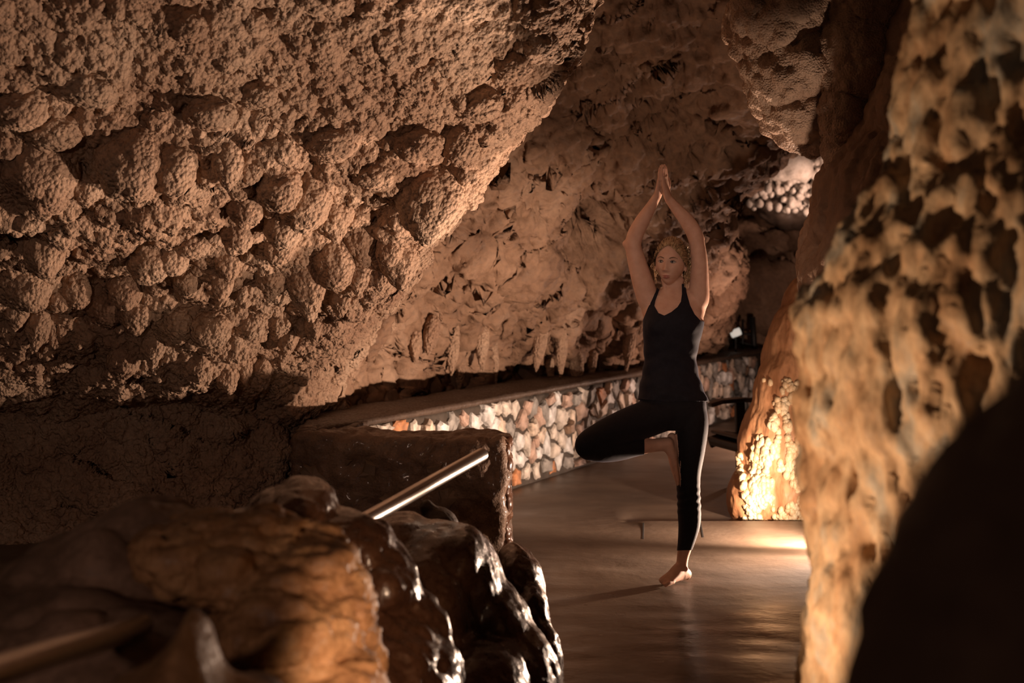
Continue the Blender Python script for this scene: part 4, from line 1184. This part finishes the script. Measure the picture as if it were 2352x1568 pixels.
    def cloth(name, c, rough=0.75):
        m, nt, b = nodes_of(name)
        L = nt.links.new
        geo = N(nt, 'ShaderNodeNewGeometry')
        no = N(nt, 'ShaderNodeTexNoise', i_Scale=60.0, i_Detail=4.0); L(geo.outputs['Position'], no.inputs['Vector'])
        L(ramp(nt, no.outputs['Fac'], [(0.3, tuple(q * .8 for q in c)), (0.7, tuple(q * 1.2 for q in c))]), b.inputs['Base Color'])
        b.inputs['Roughness'].default_value = rough
        b.inputs['Specular IOR Level'].default_value = 0.25
        b.inputs['Sheen Weight'].default_value = 0.05
        b.inputs['Sheen Tint'].default_value = (0.75, 0.7, 1.0, 1)
        bn = N(nt, 'ShaderNodeBump', i_Strength=0.2, i_Distance=0.002); L(no.outputs['Fac'], bn.inputs['Height']); L(bn.outputs[0], b.inputs['Normal'])
        return m
    M_top = cloth('navy_jersey', (0.010, 0.0095, 0.016)); M_leg = cloth('black_leggings_knit', (0.010, 0.0095, 0.013))

    root = empty('person', (float(G[0]), float(G[1]), 0.0))
    tag(root, 'person in navy tank top and black leggings balancing on one leg, palms pressed overhead', 'person')
    body = child(link('body', np_mesh('body', v, f), skin), root)
    nrm = vnormals(v, f)

    # picture-plane coordinates of every vertex, for hems and necklines
    def proj(q):
        d = q - np.array([0, 0, CAMZ])
        zc = d[:, 1] * math.cos(TH) - d[:, 2] * math.sin(TH); yc = d[:, 1] * math.sin(TH) + d[:, 2] * math.cos(TH)
        return np.stack([CX + FPX * d[:, 0] / zc, CY - FPX * yc / zc], 1)
    pp = proj(v)
    def sdpoly(p, poly):
        poly = np.array(poly, float); d = np.full(len(p), 1e9); ins = np.zeros(len(p), bool)
        for a, b_ in zip(poly, np.roll(poly, -1, 0)):
            ab = b_ - a; t_ = np.clip(((p - a) @ ab) / (ab @ ab), 0, 1)
            d = np.minimum(d, np.linalg.norm(p - (a + t_[:, None] * ab), axis=1))
            c = ((a[1] > p[:, 1]) != (b_[1] > p[:, 1])) & (p[:, 0] < (b_[0] - a[0]) * (p[:, 1] - a[1]) / (b_[1] - a[1] + 1e-12) + a[0])
            ins ^= c
        return np.where(ins, d, -d)
    def garment(name, s, off, mat, extra=None):
        keep = (s[f] > 0).any(1)
        tri = f[keep]
        verts, faces, cut = [], [], {}
        idx = {}
        vv = v + nrm * off[:, None]
        if extra is not None: vv = vv + extra
        def vid(i):
            if i not in idx: idx[i] = len(verts); verts.append(vv[i])
            return idx[i]
        def eid(i, j):
            k = (min(i, j), max(i, j))
            if k not in cut:
                t_ = s[i] / (s[i] - s[j]); cut[k] = len(verts); verts.append(vv[i] + (vv[j] - vv[i]) * t_)
            return cut[k]
        for t_ in tri:
            poly = []
            for a, b_ in ((0, 1), (1, 2), (2, 0)):
                i, j = int(t_[a]), int(t_[b_])
                if s[i] > 0: poly.append(vid(i))
                if (s[i] > 0) != (s[j] > 0): poly.append(eid(i, j))
            if len(poly) >= 3: faces.append(poly)
        me = bpy.data.meshes.new(name); me.from_pydata([tuple(q) for q in verts], [], faces); me.update()
        o = child(link(name, me, mat), root)
        sd = o.modifiers.new('thick', 'SOLIDIFY'); sd.thickness = 0.0022; sd.offset = -1
        return o
    ki = keys.index
    topP = [(1466, 746), (1478, 738), (1487, 715), (1494, 696), (1504, 673), (1511, 650), (1517, 650), (1514, 668), (1506, 690), (1503.5, 703), (1513, 719.5), (1526, 725), (1542, 717), (1556, 706), (1563.5, 694), (1566, 676), (1565, 652), (1572, 652),
            (1576, 673), (1584, 702), (1594, 722), (1606, 735), (1622, 741), (1640, 760), (1640, 924), (1590, 921), (1540, 923), (1450, 917), (1450, 760)]
    s_top = sdpoly(pp, topP)
    s_top = np.where(np.isin(lab, [ki('hand'), ki('head'), ki('bend_shin'), ki('bend_foot')]), -5, s_top)
    s_top = np.where((lab == ki('arm')) & (pp[:, 1] < 700) & ((pp[:, 0] < 1493) | (pp[:, 0] > 1586)), -5, s_top)
    loose = np.clip((pp[:, 1] - 790) / 120, 0, 1)
    wr = np.sin(pp[:, 1] * 0.16 + 1.7 * np.sin(pp[:, 0] * 0.05)) * 0.5 + fbm(v * 18, 5, 2)
    garment('tank_top', s_top, 0.0055 + loose * 0.009 + 0.004 * np.clip((pp[:, 1] - 760) / 60, 0, 1) * wr, M_top)
    s_leg = np.full(len(v), -5.0)
    leg = np.isin(lab, [ki('torso'), ki('stand_thigh'), ki('stand_shin'), ki('bend_thigh'), ki('bend_shin')])
    s_leg[leg] = 5
    s_leg = np.minimum(s_leg, (pp[:, 1] - 897))
    s_leg = np.where(np.isin(lab, [ki('stand_shin'), ki('foot')]), np.minimum(5, 1263 - (pp[:, 0] - 1571) * 0.05 - pp[:, 1]), s_leg)
    s_leg = np.where(np.isin(lab, [ki('bend_shin'), ki('bend_foot')]), np.minimum(5, 1479.5 - pp[:, 0]), s_leg)
    kw = np.exp(-((pp[:, 1] - 1150) / 28) ** 2) * (lab != ki('bend_shin'))
    garment('leggings', s_leg, 0.0035 + 0.002 * kw * np.sin(pp[:, 1] * .35 + pp[:, 0] * .1), M_leg)

    # face details laid on the head
    bv = BVHTree.FromPolygons([tuple(q) for q in v], [tuple(q) for q in f])
    def onface(x, z, off=0.001):
        o_ = Vector(H(x, 0.2, z)[0]); loc, nn, i_, d_ = bv.ray_cast(o_, Vector(-hf))
        return np.array(loc) + hf * off
    def patch(name, cx, cz, rx, rz, mat, off, shape, dome=0.0, nr=7, na=28):
        V = [onface(cx, cz, off + dome)]; fc = []
        for r in range(1, nr + 1):
            for a in range(na):
                t_ = 2 * math.pi * a / na
                sx_, sz_ = shape(math.cos(t_) * r / nr, math.sin(t_) * r / nr)
                V.append(onface(cx + rx * sx_, cz + rz * sz_, off + dome * (1 - (r / nr) ** 2)))
        for a in range(na): fc.append((0, 1 + a, 1 + (a + 1) % na))
        for r in range(nr - 1):
            for a in range(na):
                i0 = 1 + r * na + a; i1 = 1 + r * na + (a + 1) % na
                fc.append((i0, i0 + na, i1 + na, i1))
        me = bpy.data.meshes.new(name); me.from_pydata([tuple(q) for q in V], [], fc); me.update()
        return link(name, me, mat, body)
    almond = lambda a, c: (a, c * (1 - 0.45 * a * a))
    m_white = plain('eye_white', (0.42, 0.36, 0.33), 0.3, noise=0.03); m_iris = plain('eye_iris', (0.045, 0.04, 0.04), 0.2, noise=0.1, nscale=300)
    m_lash = plain('dark_lash', (0.03, 0.018, 0.012), 0.7, noise=0.1); m_brow = plain('brow_hair', (0.16, 0.085, 0.05), 0.8, noise=0.2, nscale=300); m_lip = plain('lip_skin', (0.42, 0.16, 0.13), 0.38, noise=0.1, nscale=200)
    for sx in (-1, 1):
        patch('eye', 0.0300 * sx, -0.0005, 0.0128, 0.0054, m_white, 0.0006, almond, 0.0012)
        patch('iris', 0.0285 * sx - 0.002, 0.0, 0.0053, 0.0050, m_iris, 0.0012, lambda a, c: (a, c), 0.0014)
        def strip(name, pts, r, mat):
            o = link(name, tube_mesh(name, catmull([onface(*q, 0.0012) for q in pts], 14), np.array([r * (0.45 + 0.55 * math.sin(math.pi * min(1, (i + 2) / 13))) for i in range(14)]), 8), mat, body)
        strip('eyelash', [((0.0165) * sx, -0.001), (0.023 * sx, 0.0042), (0.031 * sx, 0.0054), (0.038 * sx, 0.0038), (0.0455 * sx, -0.0005)], 0.0017, m_lash)
        strip('lower_lash', [((0.018) * sx, -0.003), (0.030 * sx, -0.0058), (0.043 * sx, -0.003)], 0.0007, m_lash)
        strip('eyebrow', [(0.013 * sx, 0.0155), (0.024 * sx, 0.0200), (0.036 * sx, 0.0212), (0.049 * sx, 0.0150)], 0.0024, m_brow)
    patch('upper_lip', 0, -0.0683, 0.0215, 0.0052, m_lip, 0.0008, lambda a, c: (a, 0.10 * a * a + (c * (1 - a * a * .85) if c > 0 else c * 0.55 * (1 - a * a)) - (0.14 * math.exp(-(a / .18) ** 2) if c > .5 else 0)), 0.001)
    patch('lower_lip', 0, -0.0755, 0.0190, 0.0058, m_lip, 0.0008, lambda a, c: (a, 0.16 * a * a + c * (1 - a * a * .9)), 0.0018)

    # hair: combed back over the skull, loose curls by the ears and nape
    hm, nt, b = nodes_of('blond_hair')
    L = nt.links.new
    geo = N(nt, 'ShaderNodeNewGeometry')
    no = N(nt, 'ShaderNodeTexNoise', i_Scale=90.0, i_Detail=3.0); L(geo.outputs['Position'], no.inputs['Vector'])
    L(ramp(nt, no.outputs['Fac'], [(0.3, (0.22, 0.125, 0.06)), (0.7, (0.58, 0.41, 0.24))]), b.inputs['Base Color'])
    b.inputs['Roughness'].default_value = 0.42
    rnd = random.Random(12)
    tv, tf, n = [], [], 0
    def strand(pts, r0, r1, k=14, sides=6):
        nonlocal n
        pts = catmull(np.array(pts), k)
        rr = np.linspace(r0, r1, k)
        me = tube_mesh('s', pts, rr, sides, cap=False)
        vv = np.empty(len(me.vertices) * 3, np.float32); me.vertices.foreach_get('co', vv); bpy.data.meshes.remove(me)
        tv.append(vv.reshape(-1, 3)); tf.append(grid_faces(k, sides, True) + n); n += k * sides
    # cap under the strands
    thc = np.linspace(0.02, math.pi * 0.80, 40); phc = np.linspace(0, 2 * math.pi, 64, endpoint=False)
    def skull(theta, phi, k=1.0):
        zz = math.cos(theta) * 0.112 * k; rr = math.sin(theta)
        xx = rr * math.sin(phi) * 0.073 * k; yy = (rr * math.cos(phi) * 0.092) * k - 0.004
        return xx, yy, zz
    capv = []
    for t_ in thc:
        for p_ in phc:
            lim = math.pi * (0.27 + 0.53 * (0.5 - 0.5 * math.cos(p_)) ** 0.75)       # hairline: high over the brow, low at the nape
            q = skull(min(t_, lim), p_, 1.045)
            capv.append(H(*q)[0])
    tv.append(np.array(capv)); tf.append(grid_faces(40, 64, True) + n); n += 40 * 64
    bun = (0.0, -0.112, -0.010)
    for i in range(420):
        p_ = rnd.uniform(-1, 1) * math.pi * 0.82
        lim = math.pi * (0.265 + 0.53 * (0.5 - 0.5 * math.cos(p_)) ** 0.75)
        t0 = rnd.uniform(0.35, 1.0) * lim if rnd.random() < 0.6 else lim
        pts = []
        for u_ in (0, .25, .5, .75, 1):
            x0, y0, z0 = skull(t0, p_, 1.05 + rnd.uniform(0, .03))
            q = np.array([x0, y0, z0]) * (1 - u_) + np.array(bun) * u_
            q = q + np.array([rnd.uniform(-.003, .003), 0, rnd.uniform(-.003, .003)])
            # keep on or just above the skull
            k_ = math.sqrt((q[0] / 0.073) ** 2 + ((q[1] + 0.004) / 0.092) ** 2 + (q[2] / 0.112) ** 2)
            want = 1.055 + 0.05 * math.sin(u_ * 3.14) * rnd.uniform(.3, 1.2)
            if k_ < want: q = np.array([q[0], q[1] + 0.004, q[2]]) * (want / max(k_, .05)) - np.array([0, 0.004, 0])
            pts.append(H(*q)[0])
        strand(pts, rnd.uniform(.0018, .0034), rnd.uniform(.0015, .0025), 12, 5)
    # knot at the back
    for i in range(60):
        c0 = np.array(bun) + np.array([rnd.uniform(-.012, .012), rnd.uniform(-.012, .012), rnd.uniform(-.015, .015)])
        a0 = rnd.uniform(0, 6.28); rr = rnd.uniform(.012, .03)
        strand([H(*(c0 + np.array([rr * math.cos(a0 + j * .9), -.005 * j, rr * math.sin(a0 + j * .9)])))[0] for j in range(5)], .003, .002, 12, 5)
    # loose curls: (root x, y, z) -> hang length, side
    for i in range(46):
        sx = 1 if i < 32 else -1
        if sx > 0: x0, y0, z0 = rnd.uniform(.058, .080), rnd.uniform(-.060, -.014), rnd.uniform(-.035, .02)
        else: x0, y0, z0 = -rnd.uniform(.070, .080), rnd.uniform(-.045, .005), rnd.uniform(-.02, .025)
        ln = rnd.uniform(.055, .105); am = rnd.uniform(.004, .010); phs = rnd.uniform(0, 6.28)
        out = rnd.uniform(0, .020)
        strand([H(x0 + sx * out * math.sin(j / 6 * 3.0) + am * .7 * math.cos(phs + j * 1.1), y0 + am * math.sin(phs + j * 1.1), z0 - ln * j / 6)[0] for j in range(7)], rnd.uniform(.0016, .0032), .0008, 16, 5)
    # wavy sweep of hair on the lamp side of the head
    for i in range(70):
        z0 = rnd.uniform(-.02, .085); k_ = math.sqrt(max(0.05, 1 - (z0 / .115) ** 2))
        x0 = .080 * k_; y0 = rnd.uniform(-.055, -.005)
        am = rnd.uniform(.003, .007); phs = rnd.uniform(0, 6.28); o_ = rnd.uniform(.002, .014)
        strand([H((x0 + o_) * (1 - .10 * j) + am * .6 * math.cos(phs + j * 1.5), y0 - .017 * j, z0 - .010 * j + am * math.sin(phs + j * 1.5))[0] for j in range(5)], rnd.uniform(.0016, .003), .001, 14, 5)
    # fly-away wisps
    for i in range(30):
        p_ = rnd.choice((-1, 1)) * rnd.uniform(1.3, 2.4); t0 = rnd.uniform(.1, .3) * math.pi
        q0 = np.array(skull(t0, p_, 1.07)); q1 = np.array(skull(t0 * 1.25, p_ * 1.2, 1.13)); q2 = np.array(skull(t0 * 1.6, p_ * 1.4, 1.08))
        strand([H(*q0)[0], H(*q1)[0], H(*q2)[0]], .0010, .0006, 10, 4)
    child(link('hair', np_mesh('hair', np.concatenate(tv), np.concatenate(tf)), hm), root)
build_person()
